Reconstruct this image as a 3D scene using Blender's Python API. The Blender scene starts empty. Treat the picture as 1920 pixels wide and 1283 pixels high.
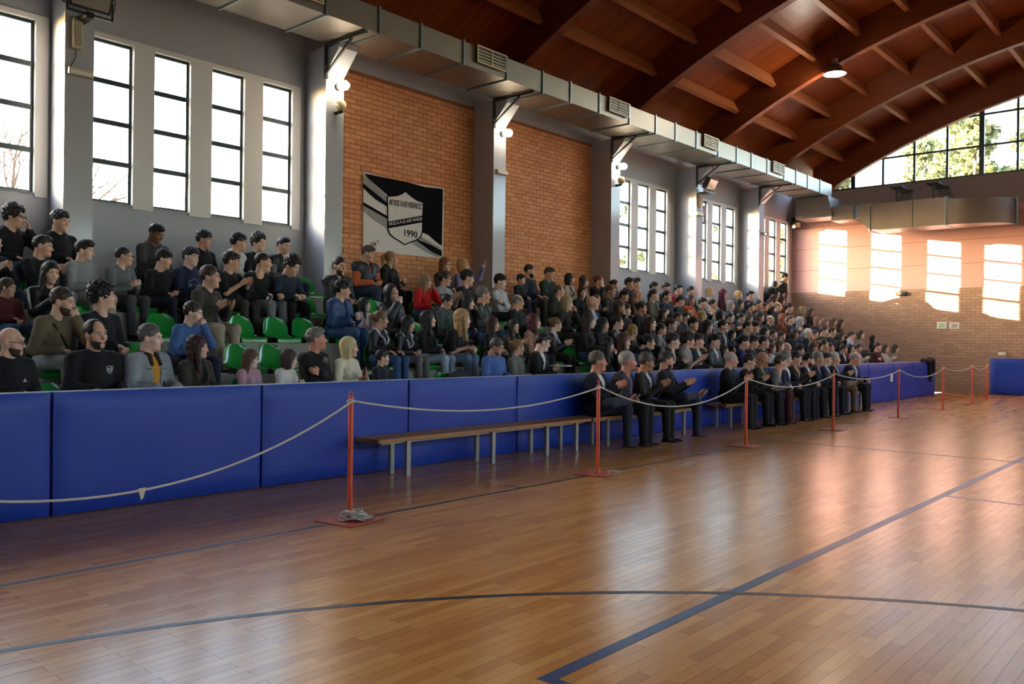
import bpy, bmesh, math, random
import numpy as np
from mathutils import Matrix, Vector

# ------------------------------------------------------------------ scene, camera, light
SC = bpy.context.scene
COL = SC.collection
PI = math.pi
R = math.radians
CAM_H = 1.55
FPX = 1590.0
YAW, ROLL = R(41.25), R(0.633)


def setup_camera():
    cam = bpy.data.cameras.new('camera')
    cam.sensor_width = 36.0
    cam.lens = FPX * 36.0 / 1920.0
    cam.clip_start, cam.clip_end = 0.05, 400.0
    o = bpy.data.objects.new('camera', cam)
    COL.objects.link(o)
    fwd = Vector((math.cos(YAW), math.sin(YAW), 0))
    right = Vector((math.sin(YAW), -math.cos(YAW), 0))
    up = Vector((0, 0, 1))
    c, s = math.cos(ROLL), math.sin(ROLL)
    r2 = right * c + up * s
    u2 = up * c - right * s
    m = Matrix((r2, u2, -fwd)).transposed().to_4x4()
    m.translation = (0, 0, CAM_H)
    o.matrix_world = m
    SC.camera = o


setup_camera()
SUN_DIR = Vector((1.0, -1.95, -0.32)).normalized()      # the way the low winter sun travels


def setup_light():
    w = bpy.data.worlds.new('world')
    SC.world = w
    w.use_nodes = True
    nt = w.node_tree
    nt.nodes.clear()
    sky = nt.nodes.new('ShaderNodeTexSky')
    sky.sky_type = 'NISHITA'
    sky.sun_disc = False
    sky.sun_elevation = R(14.0)
    sky.sun_rotation = math.atan2(-SUN_DIR.x, -SUN_DIR.y)
    sky.air_density, sky.dust_density, sky.ozone_density = 1.0, 1.5, 1.0
    bg = nt.nodes.new('ShaderNodeBackground')
    bg.inputs['Strength'].default_value = SKY_STRENGTH
    out = nt.nodes.new('ShaderNodeOutputWorld')
    nt.links.new(sky.outputs[0], bg.inputs[0])
    nt.links.new(bg.outputs[0], out.inputs[0])
    ld = bpy.data.lights.new('sun', 'SUN')
    ld.energy = SUN_STRENGTH
    ld.angle = R(0.4)
    ld.color = (1.0, 0.88, 0.72)
    o = bpy.data.objects.new('sun', ld)
    COL.objects.link(o)
    o.rotation_euler = SUN_DIR.to_track_quat('-Z', 'Y').to_euler()
    o.location = (0, 40, 40)
    vs = SC.view_settings
    vs.view_transform = 'Standard'
    vs.look = 'None'
    vs.gamma = 1.0
    vs.use_curve_mapping = False
    vs.exposure = EXPOSURE
    cy = SC.cycles
    cy.use_denoising = True
    cy.max_bounces = 8
    cy.diffuse_bounces = 5
    cy.glossy_bounces = 4
    cy.transparent_max_bounces = 12
    cy.sample_clamp_indirect = 6.0
    cy.caustics_reflective = False
    cy.caustics_refractive = False


SKY_STRENGTH = 0.55
SUN_STRENGTH = 12.0
EXPOSURE = 2.6
setup_light()

# ------------------------------------------------------------------ helpers: pixels of the 1920x1283 frame -> points in the hall
_cr, _sr, _sy, _cy = math.cos(ROLL), math.sin(ROLL), math.sin(YAW), math.cos(YAW)


def ray(px, py):
    x, y = (px - 960) / FPX, (py - 641.5) / FPX
    x0, y0 = _cr * x + _sr * y, -_sr * x + _cr * y
    return (_cy + x0 * _sy, _sy - x0 * _cy, -y0)


def on_y(px, py, Y):
    d = ray(px, py)
    t = Y / d[1]
    return d[0] * t, CAM_H + d[2] * t


# ------------------------------------------------------------------ helpers: meshes and objects
def link(o, parent=None):
    COL.objects.link(o)
    if parent is not None:
        o.parent = parent
    return o


def tag(o, label=None, cat=None, group=None, kind=None):
    if label:
        o['label'] = label
    if cat:
        o['category'] = cat
    if group:
        o['group'] = group
    if kind:
        o['kind'] = kind
    return o


def empty(name, loc=(0, 0, 0), rz=0.0, label=None, cat=None, group=None):
    o = bpy.data.objects.new(name, None)
    o.empty_display_size = 0.1
    o.location = loc
    o.rotation_euler = (0, 0, rz)
    link(o)
    return tag(o, label, cat, group)


def mesh_np(name, V, Q, mats, smooth=True, midx=None):
    """V (n,3) float array, Q (m,3 or 4) int array -> mesh"""
    me = bpy.data.meshes.new(name)
    V = np.asarray(V, dtype=np.float32)
    Q = np.asarray(Q, dtype=np.int32)
    m, k = Q.shape
    me.vertices.add(len(V))
    me.vertices.foreach_set('co', V.ravel())
    me.loops.add(m * k)
    me.loops.foreach_set('vertex_index', Q.ravel())
    me.polygons.add(m)
    me.polygons.foreach_set('loop_start', np.arange(0, m * k, k, dtype=np.int32))
    me.polygons.foreach_set('loop_total', np.full(m, k, dtype=np.int32))
    me.polygons.foreach_set('use_smooth', np.full(m, smooth, dtype=bool))
    if midx is not None:
        me.polygons.foreach_set('material_index', np.asarray(midx, dtype=np.int32))
    me.update(calc_edges=True)
    for mt in (mats if isinstance(mats, (list, tuple)) else [mats]):
        me.materials.append(mt)
    return me


class MB:
    """collects simple solids; build() links them as one mesh object"""

    def __init__(self):
        self.v, self.f, self.m = [], [], []

    def add(self, vs, fs, mi=0):
        n = len(self.v)
        self.v += [tuple(p) for p in vs]
        self.f += [tuple(i + n for i in f) for f in fs]
        self.m += [mi] * len(fs)
        return self

    def box(self, lo, hi, mi=0, mat=None):
        (a, b, c), (d, e, g) = lo, hi
        vs = [(a, b, c), (d, b, c), (d, e, c), (a, e, c), (a, b, g), (d, b, g), (d, e, g), (a, e, g)]
        if mat is not None:
            vs = [mat @ Vector(p) for p in vs]
        return self.add(vs, [(0, 3, 2, 1), (4, 5, 6, 7), (0, 1, 5, 4), (1, 2, 6, 5), (2, 3, 7, 6), (3, 0, 4, 7)], mi)

    def bar(self, a, b, w, h, mi=0, up=(0, 0, 1)):
        a, b = Vector(a), Vector(b)
        d = (b - a)
        L = d.length
        d.normalize()
        s = d.cross(Vector(up))
        if s.length < 1e-5:
            s = Vector((1, 0, 0))
        s.normalize()
        u = s.cross(d)
        m = Matrix((s, d, u)).transposed().to_4x4()
        m.translation = a
        return self.box((-w / 2, 0, -h / 2), (w / 2, L, h / 2), mi, m)

    def prism(self, poly, axis, lo, hi, mi=0):
        """poly: 2D points (CCW); extruded along axis ('x','y','z')"""
        n = len(poly)

        def P(p, t):
            return {'x': (t, p[0], p[1]), 'y': (p[0], t, p[1]), 'z': (p[0], p[1], t)}[axis]
        vs = [P(p, lo) for p in poly] + [P(p, hi) for p in poly]
        fs = [tuple(reversed(range(n))), tuple(range(n, 2 * n))]
        fs += [(i, (i + 1) % n, (i + 1) % n + n, i + n) for i in range(n)]
        return self.add(vs, fs, mi)

    def tube(self, pts, r, seg=8, mi=0, cap=True, close=False):
        pts = [Vector(p) for p in pts]
        n = len(pts)
        rs = r if isinstance(r, (list, tuple)) else [r] * n
        rings = []
        prev = None
        for i, p in enumerate(pts):
            if close:
                d = pts[(i + 1) % n] - pts[i - 1]
            else:
                d = pts[min(i + 1, n - 1)] - pts[max(i - 1, 0)]
            d.normalize()
            if prev is None:
                s = d.cross(Vector((0, 0, 1)))
                if s.length < 1e-3:
                    s = d.cross(Vector((1, 0, 0)))
            else:
                s = prev - d * prev.dot(d)
            s.normalize()
            prev = s
            u = d.cross(s)
            rings.append([p + (s * math.cos(2 * PI * k / seg) + u * math.sin(2 * PI * k / seg)) * rs[i] for k in range(seg)])
        vs = [q for ring in rings for q in ring]
        fs = []
        for i in range(n if close else n - 1):
            j = (i + 1) % n
            for k in range(seg):
                k2 = (k + 1) % seg
                fs.append((i * seg + k, i * seg + k2, j * seg + k2, j * seg + k))
        if cap and not close:
            fs.append(tuple(reversed(range(seg))))
            fs.append(tuple(range((n - 1) * seg, n * seg)))
        return self.add(vs, fs, mi)

    def lathe(self, prof, origin=(0, 0, 0), seg=24, mi=0, mat=None):
        ox, oy, oz = origin
        vs, fs = [], []
        for (r, z) in prof:
            for k in range(seg):
                p = Vector((ox + r * math.cos(2 * PI * k / seg), oy + r * math.sin(2 * PI * k / seg), oz + z))
                vs.append(mat @ p if mat is not None else p)
        for i in range(len(prof) - 1):
            for k in range(seg):
                k2 = (k + 1) % seg
                fs.append((i * seg + k, i * seg + k2, (i + 1) * seg + k2, (i + 1) * seg + k))
        fs.append(tuple(reversed(range(seg))))
        fs.append(tuple((len(prof) - 1) * seg + k for k in range(seg)))
        return self.add(vs, fs, mi)

    def mesh(self, name, mats, smooth=False, bevel=0.0, angle=40):
        me = bpy.data.meshes.new(name)
        me.from_pydata(self.v, [], self.f)
        for mt in (mats if isinstance(mats, (list, tuple)) else [mats]):
            me.materials.append(mt)
        me.polygons.foreach_set('material_index', self.m)
        bm = bmesh.new()
        bm.from_mesh(me)
        bmesh.ops.recalc_face_normals(bm, faces=bm.faces)
        if bevel > 0:
            es = [e for e in bm.edges if len(e.link_faces) == 2 and e.calc_face_angle(0) > R(30)]
            bmesh.ops.bevel(bm, geom=es, offset=bevel, segments=2, profile=0.6, affect='EDGES', clamp_overlap=True)
        bm.to_mesh(me)
        bm.free()
        if smooth:
            me.polygons.foreach_set('use_smooth', [True] * len(me.polygons))
            me.set_sharp_from_angle(angle=R(angle))
        me.update()
        return me

    def build(self, name, mats, parent=None, smooth=False, bevel=0.0, angle=40, loc=None, rz=None):
        o = bpy.data.objects.new(name, self.mesh(name, mats, smooth, bevel, angle))
        if loc is not None:
            o.location = loc
        if rz is not None:
            o.rotation_euler = (0, 0, rz)
        return link(o, parent)


def dup(o, parent=None, loc=None, rot=None):
    c = o.copy()
    if parent is None:
        c.parent = None
    link(c, parent)
    if loc is not None:
        c.location = loc
    if rot is not None:
        c.rotation_euler = rot
    return c


def struct(o):
    o['kind'] = 'structure'
    return o


# ------------------------------------------------------------------ materials
def _mat(name):
    m = bpy.data.materials.new(name)
    m.use_nodes = True
    nt = m.node_tree
    return m, nt, nt.nodes['Principled BSDF']


def lin(c):
    return tuple((v / 12.92 if v <= 0.04045 else ((v + 0.055) / 1.055) ** 2.4) for v in c)


def hexc(h):
    h = h.lstrip('#')
    return lin(tuple(int(h[i:i + 2], 16) / 255 for i in (0, 2, 4)))


def N(nt, typ, **kw):
    n = nt.nodes.new(typ)
    for k, v in kw.items():
        if k in n.inputs:
            n.inputs[k].default_value = v
        else:
            setattr(n, k, v)
    return n


def plain(name, col, rough=0.6, metal=0.0, noise=0.0, nscale=6.0, bump=0.0, bscale=60.0, coat=0.0, spec=0.5):
    m, nt, b = _mat(name)
    b.inputs['Roughness'].default_value = rough
    b.inputs['Metallic'].default_value = metal
    b.inputs['Coat Weight'].default_value = coat
    b.inputs['Specular IOR Level'].default_value = spec
    b.inputs['Base Color'].default_value = (*col, 1)
    if noise > 0 or bump > 0:
        geo = N(nt, 'ShaderNodeNewGeometry')
    if noise > 0:
        tx = N(nt, 'ShaderNodeTexNoise', Scale=nscale, Detail=4.0)
        nt.links.new(geo.outputs['Position'], tx.inputs['Vector'])
        mr = N(nt, 'ShaderNodeMapRange')
        mr.inputs['To Min'].default_value = 1 - noise
        mr.inputs['To Max'].default_value = 1 + noise
        nt.links.new(tx.outputs['Fac'], mr.inputs['Value'])
        mx = N(nt, 'ShaderNodeMix', data_type='RGBA', blend_type='MULTIPLY')
        mx.inputs['Factor'].default_value = 1.0
        mx.inputs['A'].default_value = (*col, 1)
        nt.links.new(mr.outputs[0], mx.inputs['B'])
        nt.links.new(mx.outputs['Result'], b.inputs['Base Color'])
    if bump > 0:
        t2 = N(nt, 'ShaderNodeTexNoise', Scale=bscale, Detail=3.0)
        nt.links.new(geo.outputs['Position'], t2.inputs['Vector'])
        bp = N(nt, 'ShaderNodeBump', Strength=bump, Distance=0.01)
        nt.links.new(t2.outputs['Fac'], bp.inputs['Height'])
        nt.links.new(bp.outputs[0], b.inputs['Normal'])
    return m


def emis(name, col, strength):
    m, nt, b = _mat(name)
    b.inputs['Base Color'].default_value = (*col, 1)
    b.inputs['Emission Color'].default_value = (*col, 1)
    b.inputs['Emission Strength'].default_value = strength
    return m


def objcolor(name, rough=0.85, mul=(1, 1, 1), bump=0.0, bscale=300.0, sheen=0.0, var=0.0):
    """colour comes from the object (obj.color), so copies of one mesh can differ"""
    m, nt, b = _mat(name)
    oi = N(nt, 'ShaderNodeObjectInfo')
    mx = N(nt, 'ShaderNodeMix', data_type='RGBA', blend_type='MULTIPLY')
    mx.inputs['Factor'].default_value = 1.0
    mx.inputs['B'].default_value = (*mul, 1)
    nt.links.new(oi.outputs['Color'], mx.inputs['A'])
    last = mx.outputs['Result']
    tc = N(nt, 'ShaderNodeTexCoord')
    if var > 0:
        tx = N(nt, 'ShaderNodeTexNoise', Scale=14.0, Detail=5.0)
        nt.links.new(tc.outputs['Object'], tx.inputs['Vector'])
        mr = N(nt, 'ShaderNodeMapRange')
        mr.inputs['To Min'].default_value = 1 - var
        mr.inputs['To Max'].default_value = 1 + var
        nt.links.new(tx.outputs['Fac'], mr.inputs['Value'])
        m2 = N(nt, 'ShaderNodeMix', data_type='RGBA', blend_type='MULTIPLY')
        m2.inputs['Factor'].default_value = 1.0
        nt.links.new(last, m2.inputs['A'])
        nt.links.new(mr.outputs[0], m2.inputs['B'])
        last = m2.outputs['Result']
    nt.links.new(last, b.inputs['Base Color'])
    b.inputs['Roughness'].default_value = rough
    b.inputs['Sheen Weight'].default_value = sheen
    if bump > 0:
        t2 = N(nt, 'ShaderNodeTexNoise', Scale=bscale, Detail=2.0)
        nt.links.new(tc.outputs['Object'], t2.inputs['Vector'])
        bp = N(nt, 'ShaderNodeBump', Strength=bump, Distance=0.004)
        nt.links.new(t2.outputs['Fac'], bp.inputs['Height'])
        nt.links.new(bp.outputs[0], b.inputs['Normal'])
    return m
# ------------------------------------------------------------------ the hall
XB, XF = -6.5, 31.4            # wall behind the camera, far wall
YL, YR = 13.35, -10.95         # stand wall, opposite wall
PADY, PADZ = 7.75, 1.075       # blue pads: front face, top
NROW, RUN, RISE = 5, 0.98, 0.385
TF = [8.30 + RUN * k for k in range(NROW)]            # front edge of every tier
SEAT = [0.80 + RISE * k for k in range(NROW)]         # height of the seat surfaces
TIER = [s - 0.07 for s in SEAT]
PIL = [-4.05, 0.40, 4.87, 9.31, 13.78, 18.30, 22.74, 27.0]
PILW, PILD, SPLAY = 0.40, 0.75, -0.09
ARC_Y, ARC_Z, ARC_R = 1.2, -10.93, 21.3               # arch of the roof (underside of the beams)


def arc_z(y, r=ARC_R):
    return ARC_Z + math.sqrt(r * r - (y - ARC_Y) ** 2)


# ---- materials of the hall
def wood_floor():
    m, nt, b = _mat('parquet')
    geo = N(nt, 'ShaderNodeNewGeometry')
    br = N(nt, 'ShaderNodeTexBrick')
    br.offset, br.offset_frequency, br.squash, br.squash_frequency = 0.5, 2, 1.0, 2
    br.inputs['Color1'].default_value = (1, 1, 1, 1)
    br.inputs['Color2'].default_value = (0, 0, 0, 1)
    br.inputs['Mortar'].default_value = (0.2, 0.2, 0.2, 1)
    br.inputs['Scale'].default_value = 1.0
    br.inputs['Mortar Size'].default_value = 0.0008
    br.inputs['Mortar Smooth'].default_value = 0.3
    br.inputs['Bias'].default_value = 0.0
    br.inputs['Brick Width'].default_value = PLK_L
    br.inputs['Row Height'].default_value = PLK_W
    nt.links.new(geo.outputs['Position'], br.inputs['Vector'])
    ramp = N(nt, 'ShaderNodeValToRGB')
    e = ramp.color_ramp.elements
    e[0].position, e[0].color = 0.0, (*hexc('#b87a3f'), 1)
    e[1].position, e[1].color = 1.0, (*hexc('#d29a58'), 1)
    for pos, c in ((0.25, '#c08346'), (0.5, '#c68a4b'), (0.75, '#cc9251')):
        x = e.new(pos)
        x.color = (*hexc(c), 1)
    nt.links.new(br.outputs['Color'], ramp.inputs[0])
    mp = N(nt, 'ShaderNodeMapping')
    mp.inputs['Scale'].default_value = (1.6, 26, 1)
    nt.links.new(geo.outputs['Position'], mp.inputs['Vector'])
    gr = N(nt, 'ShaderNodeTexNoise', Scale=3.0, Detail=6.0)
    nt.links.new(mp.outputs[0], gr.inputs['Vector'])
    mr = N(nt, 'ShaderNodeMapRange')
    mr.inputs['To Min'].default_value, mr.inputs['To Max'].default_value = 0.80, 1.18
    nt.links.new(gr.outputs['Fac'], mr.inputs['Value'])
    mx = N(nt, 'ShaderNodeMix', data_type='RGBA', blend_type='MULTIPLY')
    mx.inputs['Factor'].default_value = 1.0
    nt.links.new(ramp.outputs[0], mx.inputs['A'])
    nt.links.new(mr.outputs[0], mx.inputs['B'])
    mj = N(nt, 'ShaderNodeMix', data_type='RGBA', blend_type='MIX')
    mj.inputs['B'].default_value = (*hexc('#4a2a18'), 1)
    nt.links.new(br.outputs['Fac'], mj.inputs['Factor'])
    nt.links.new(mx.outputs['Result'], mj.inputs['A'])
    nt.links.new(mj.outputs['Result'], b.inputs['Base Color'])
    # worn lacquer: each board lies a little differently
    r2 = N(nt, 'ShaderNodeTexNoise', Scale=1.3, Detail=3.0)
    nt.links.new(geo.outputs['Position'], r2.inputs['Vector'])
    rr = N(nt, 'ShaderNodeMapRange')
    rr.inputs['To Min'].default_value, rr.inputs['To Max'].default_value = 0.20, 0.27
    nt.links.new(r2.outputs['Fac'], rr.inputs['Value'])
    nt.links.new(rr.outputs[0], b.inputs['Roughness'])
    wv = N(nt, 'ShaderNodeTexNoise', Scale=11.0, Detail=1.0)
    nt.links.new(geo.outputs['Position'], wv.inputs['Vector'])
    ad = N(nt, 'ShaderNodeMath', operation='MULTIPLY_ADD')
    nt.links.new(br.outputs['Color'], ad.inputs[0])
    ad.inputs[1].default_value = 0.22
    nt.links.new(wv.outputs['Fac'], ad.inputs[2])
    bp = N(nt, 'ShaderNodeBump', Strength=0.10, Distance=0.003)
    nt.links.new(ad.outputs[0], bp.inputs['Height'])
    nt.links.new(bp.outputs[0], b.inputs['Normal'])
    b.inputs['Specular IOR Level'].default_value = 0.5
    b.inputs['IOR'].default_value = 1.36
    return m


PLK_L, PLK_W = 0.62, 0.075
M_FLOOR = wood_floor()


def brick_mat(name, cols, mortar, bw, bh, axis):
    m, nt, b = _mat(name)
    geo = N(nt, 'ShaderNodeNewGeometry')
    sp = N(nt, 'ShaderNodeSeparateXYZ')
    cb = N(nt, 'ShaderNodeCombineXYZ')
    nt.links.new(geo.outputs['Position'], sp.inputs[0])
    nt.links.new(sp.outputs['Y' if axis == 'x' else 'X'], cb.inputs[0])
    nt.links.new(sp.outputs['Z'], cb.inputs[1])
    br = N(nt, 'ShaderNodeTexBrick')
    br.inputs['Color1'].default_value = (*hexc(cols[0]), 1)
    br.inputs['Color2'].default_value = (*hexc(cols[1]), 1)
    br.inputs['Mortar'].default_value = (*hexc(mortar), 1)
    br.inputs['Scale'].default_value = 1.0
    br.inputs['Mortar Size'].default_value = 0.007
    br.inputs['Brick Width'].default_value = bw
    br.inputs['Row Height'].default_value = bh
    nt.links.new(cb.outputs[0], br.inputs['Vector'])
    nt.links.new(br.outputs['Color'], b.inputs['Base Color'])
    bp = N(nt, 'ShaderNodeBump', Strength=0.6, Distance=0.01, invert=True)
    nt.links.new(br.outputs['Fac'], bp.inputs['Height'])
    nt.links.new(bp.outputs[0], b.inputs['Normal'])
    b.inputs['Roughness'].default_value = 0.85
    return m


def single_brick_mat():
    m, nt, b = _mat('brick')
    geo = N(nt, 'ShaderNodeNewGeometry')
    oi = N(nt, 'ShaderNodeObjectInfo')
    ad = N(nt, 'ShaderNodeMath', operation='ADD')
    fr = N(nt, 'ShaderNodeMath', operation='FRACT')
    nt.links.new(geo.outputs['Random Per Island'], ad.inputs[0])
    nt.links.new(oi.outputs['Random'], ad.inputs[1])
    nt.links.new(ad.outputs[0], fr.inputs[0])
    rp = N(nt, 'ShaderNodeValToRGB')
    e = rp.color_ramp.elements
    e[0].color = (*hexc('#c07c52'), 1)
    e[1].color = (*hexc('#d39365'), 1)
    nt.links.new(fr.outputs[0], rp.inputs[0])
    tx = N(nt, 'ShaderNodeTexNoise', Scale=40.0, Detail=4.0)
    nt.links.new(geo.outputs['Position'], tx.inputs['Vector'])
    mr = N(nt, 'ShaderNodeMapRange')
    mr.inputs['To Min'].default_value, mr.inputs['To Max'].default_value = 0.82, 1.15
    nt.links.new(tx.outputs['Fac'], mr.inputs['Value'])
    mx = N(nt, 'ShaderNodeMix', data_type='RGBA', blend_type='MULTIPLY')
    mx.inputs['Factor'].default_value = 1.0
    nt.links.new(rp.outputs[0], mx.inputs['A'])
    nt.links.new(mr.outputs[0], mx.inputs['B'])
    nt.links.new(mx.outputs['Result'], b.inputs['Base Color'])
    b.inputs['Roughness'].default_value = 0.85
    return m


def board_mat(name, c1, c2, axis, width, rough=0.45):
    """timber boards: stripes across the given world axis with long grain"""
    m, nt, b = _mat(name)
    geo = N(nt, 'ShaderNodeNewGeometry')
    sp = N(nt, 'ShaderNodeSeparateXYZ')
    nt.links.new(geo.outputs['Position'], sp.inputs[0])
    dv = N(nt, 'ShaderNodeMath', operation='DIVIDE')
    nt.links.new(sp.outputs[axis], dv.inputs[0])
    dv.inputs[1].default_value = width
    fl = N(nt, 'ShaderNodeMath', operation='FLOOR')
    nt.links.new(dv.outputs[0], fl.inputs[0])
    wn = N(nt, 'ShaderNodeTexWhiteNoise', noise_dimensions='1D')
    nt.links.new(fl.outputs[0], wn.inputs['W'])
    rp = N(nt, 'ShaderNodeMix', data_type='RGBA')
    rp.inputs['A'].default_value = (*hexc(c1), 1)
    rp.inputs['B'].default_value = (*hexc(c2), 1)
    nt.links.new(wn.outputs['Value'], rp.inputs['Factor'])
    mp = N(nt, 'ShaderNodeMapping')
    mp.inputs['Scale'].default_value = (14, 1.2, 3) if axis == 'X' else (1.2, 14, 14)
    nt.links.new(geo.outputs['Position'], mp.inputs['Vector'])
    tx = N(nt, 'ShaderNodeTexNoise', Scale=2.0, Detail=5.0)
    nt.links.new(mp.outputs[0], tx.inputs['Vector'])
    mr = N(nt, 'ShaderNodeMapRange')
    mr.inputs['To Min'].default_value, mr.inputs['To Max'].default_value = 0.75, 1.2
    nt.links.new(tx.outputs['Fac'], mr.inputs['Value'])
    mx = N(nt, 'ShaderNodeMix', data_type='RGBA', blend_type='MULTIPLY')
    mx.inputs['Factor'].default_value = 1.0
    nt.links.new(rp.outputs['Result'], mx.inputs['A'])
    nt.links.new(mr.outputs[0], mx.inputs['B'])
    nt.links.new(mx.outputs['Result'], b.inputs['Base Color'])
    fc = N(nt, 'ShaderNodeMath', operation='FRACT')
    nt.links.new(dv.outputs[0], fc.inputs[0])
    pk = N(nt, 'ShaderNodeMath', operation='PINGPONG')
    nt.links.new(fc.outputs[0], pk.inputs[0])
    pk.inputs[1].default_value = 0.5
    st = N(nt, 'ShaderNodeMapRange')
    st.inputs['From Max'].default_value = 0.06
    nt.links.new(pk.outputs[0], st.inputs['Value'])
    bp = N(nt, 'ShaderNodeBump', Strength=0.5, Distance=0.006)
    nt.links.new(st.outputs[0], bp.inputs['Height'])
    nt.links.new(bp.outputs[0], b.inputs['Normal'])
    b.inputs['Roughness'].default_value = rough
    return m


def glass_mat():
    m, nt, b = _mat('window_glass')
    out = nt.nodes['Material Output']
    tr = N(nt, 'ShaderNodeBsdfTransparent')
    tr.inputs[0].default_value = (0.97, 0.985, 0.98, 1)
    gl = N(nt, 'ShaderNodeBsdfGlossy', Roughness=0.02)
    fr = N(nt, 'ShaderNodeFresnel', IOR=1.35)
    gb = N(nt, 'ShaderNodeNewGeometry')       # the pane does not bend light, so only its entry face reflects
    inv = N(nt, 'ShaderNodeMath', operation='SUBTRACT')
    inv.inputs[0].default_value = 1.0
    nt.links.new(gb.outputs['Backfacing'], inv.inputs[1])
    fm = N(nt, 'ShaderNodeMath', operation='MULTIPLY')
    nt.links.new(fr.outputs[0], fm.inputs[0])
    nt.links.new(inv.outputs[0], fm.inputs[1])
    mx = N(nt, 'ShaderNodeMixShader')
    nt.links.new(fm.outputs[0], mx.inputs[0])
    nt.links.new(tr.outputs[0], mx.inputs[1])
    nt.links.new(gl.outputs[0], mx.inputs[2])
    nt.links.new(mx.outputs[0], out.inputs[0])
    nt.nodes.remove(b)
    return m


M_BRICK = single_brick_mat()
M_BRICKWALL = brick_mat('far_brick', ('#a98974', '#977663'), '#836655', 0.27, 0.098, 'x')
M_MORTAR = plain('mortar', hexc('#8a5838'), 0.9, noise=0.1, nscale=20)
M_WALL = plain('grey_paint', hexc('#a2a3aa'), 0.8, noise=0.04, nscale=1.2)
M_REVEAL = plain('white_reveal', hexc('#cfcdcb'), 0.75, noise=0.03, nscale=2)
M_PILLAR = plain('pillar_paint', hexc('#a9aab2'), 0.6, noise=0.04, nscale=1.5, coat=0.4)
M_PILLAR.node_tree.nodes['Principled BSDF'].inputs['Coat Roughness'].default_value = 0.12
M_PILLAR.node_tree.nodes['Principled BSDF'].inputs['Coat IOR'].default_value = 1.7
M_PINK = plain('pink_paint', hexc('#cd9f9c'), 0.8, noise=0.04, nscale=1.0)
M_GREYBAND = plain('grey_band', hexc('#9a918f'), 0.8, noise=0.04, nscale=1.0)
M_CONC = plain('concrete', hexc('#8d8b80'), 0.85, noise=0.12, nscale=4, bump=0.2, bscale=30)
M_FRAME = plain('dark_green_frame', hexc('#10272a'), 0.4)
M_GLASS = glass_mat()
M_DECK = board_mat('roof_boards', '#7a340e', '#8e4414', 'X', 0.11, 0.42)
M_GLULAM = board_mat('glulam_beam', '#70300f', '#7c3a14', 'Z', 0.045, 0.38)
M_PURLIN = plain('purlin_timber', hexc('#96562e'), 0.5, noise=0.12, nscale=5)
M_ZINC = plain('galvanised_steel', hexc('#8b8178'), 0.44, 0.7, noise=0.12, nscale=2.5, bump=0.06, bscale=6)
M_ZINC_D = plain('steel_flange', hexc('#8a98a0'), 0.4, 0.8)
M_DARKST = plain('dark_steel', hexc('#3a3d40'), 0.5, 0.4)
M_PAD = plain('blue_vinyl', hexc('#12399e'), 0.5, noise=0.05, nscale=1.5, bump=0.12, bscale=5)
M_PADD = plain('blue_vinyl_edge', hexc('#16286a'), 0.5)
M_LINE_K = plain('black_line', hexc('#15161c'), 0.4)
M_LINE_B = plain('blue_line', hexc('#24406f'), 0.35)
M_WHITE = plain('white_paint', hexc('#e4e2dc'), 0.5)
M_BLACK = plain('black_plastic', hexc('#101012'), 0.45)
M_CREAM = plain('cream_plastic', hexc('#cfc3a2'), 0.5)


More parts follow.
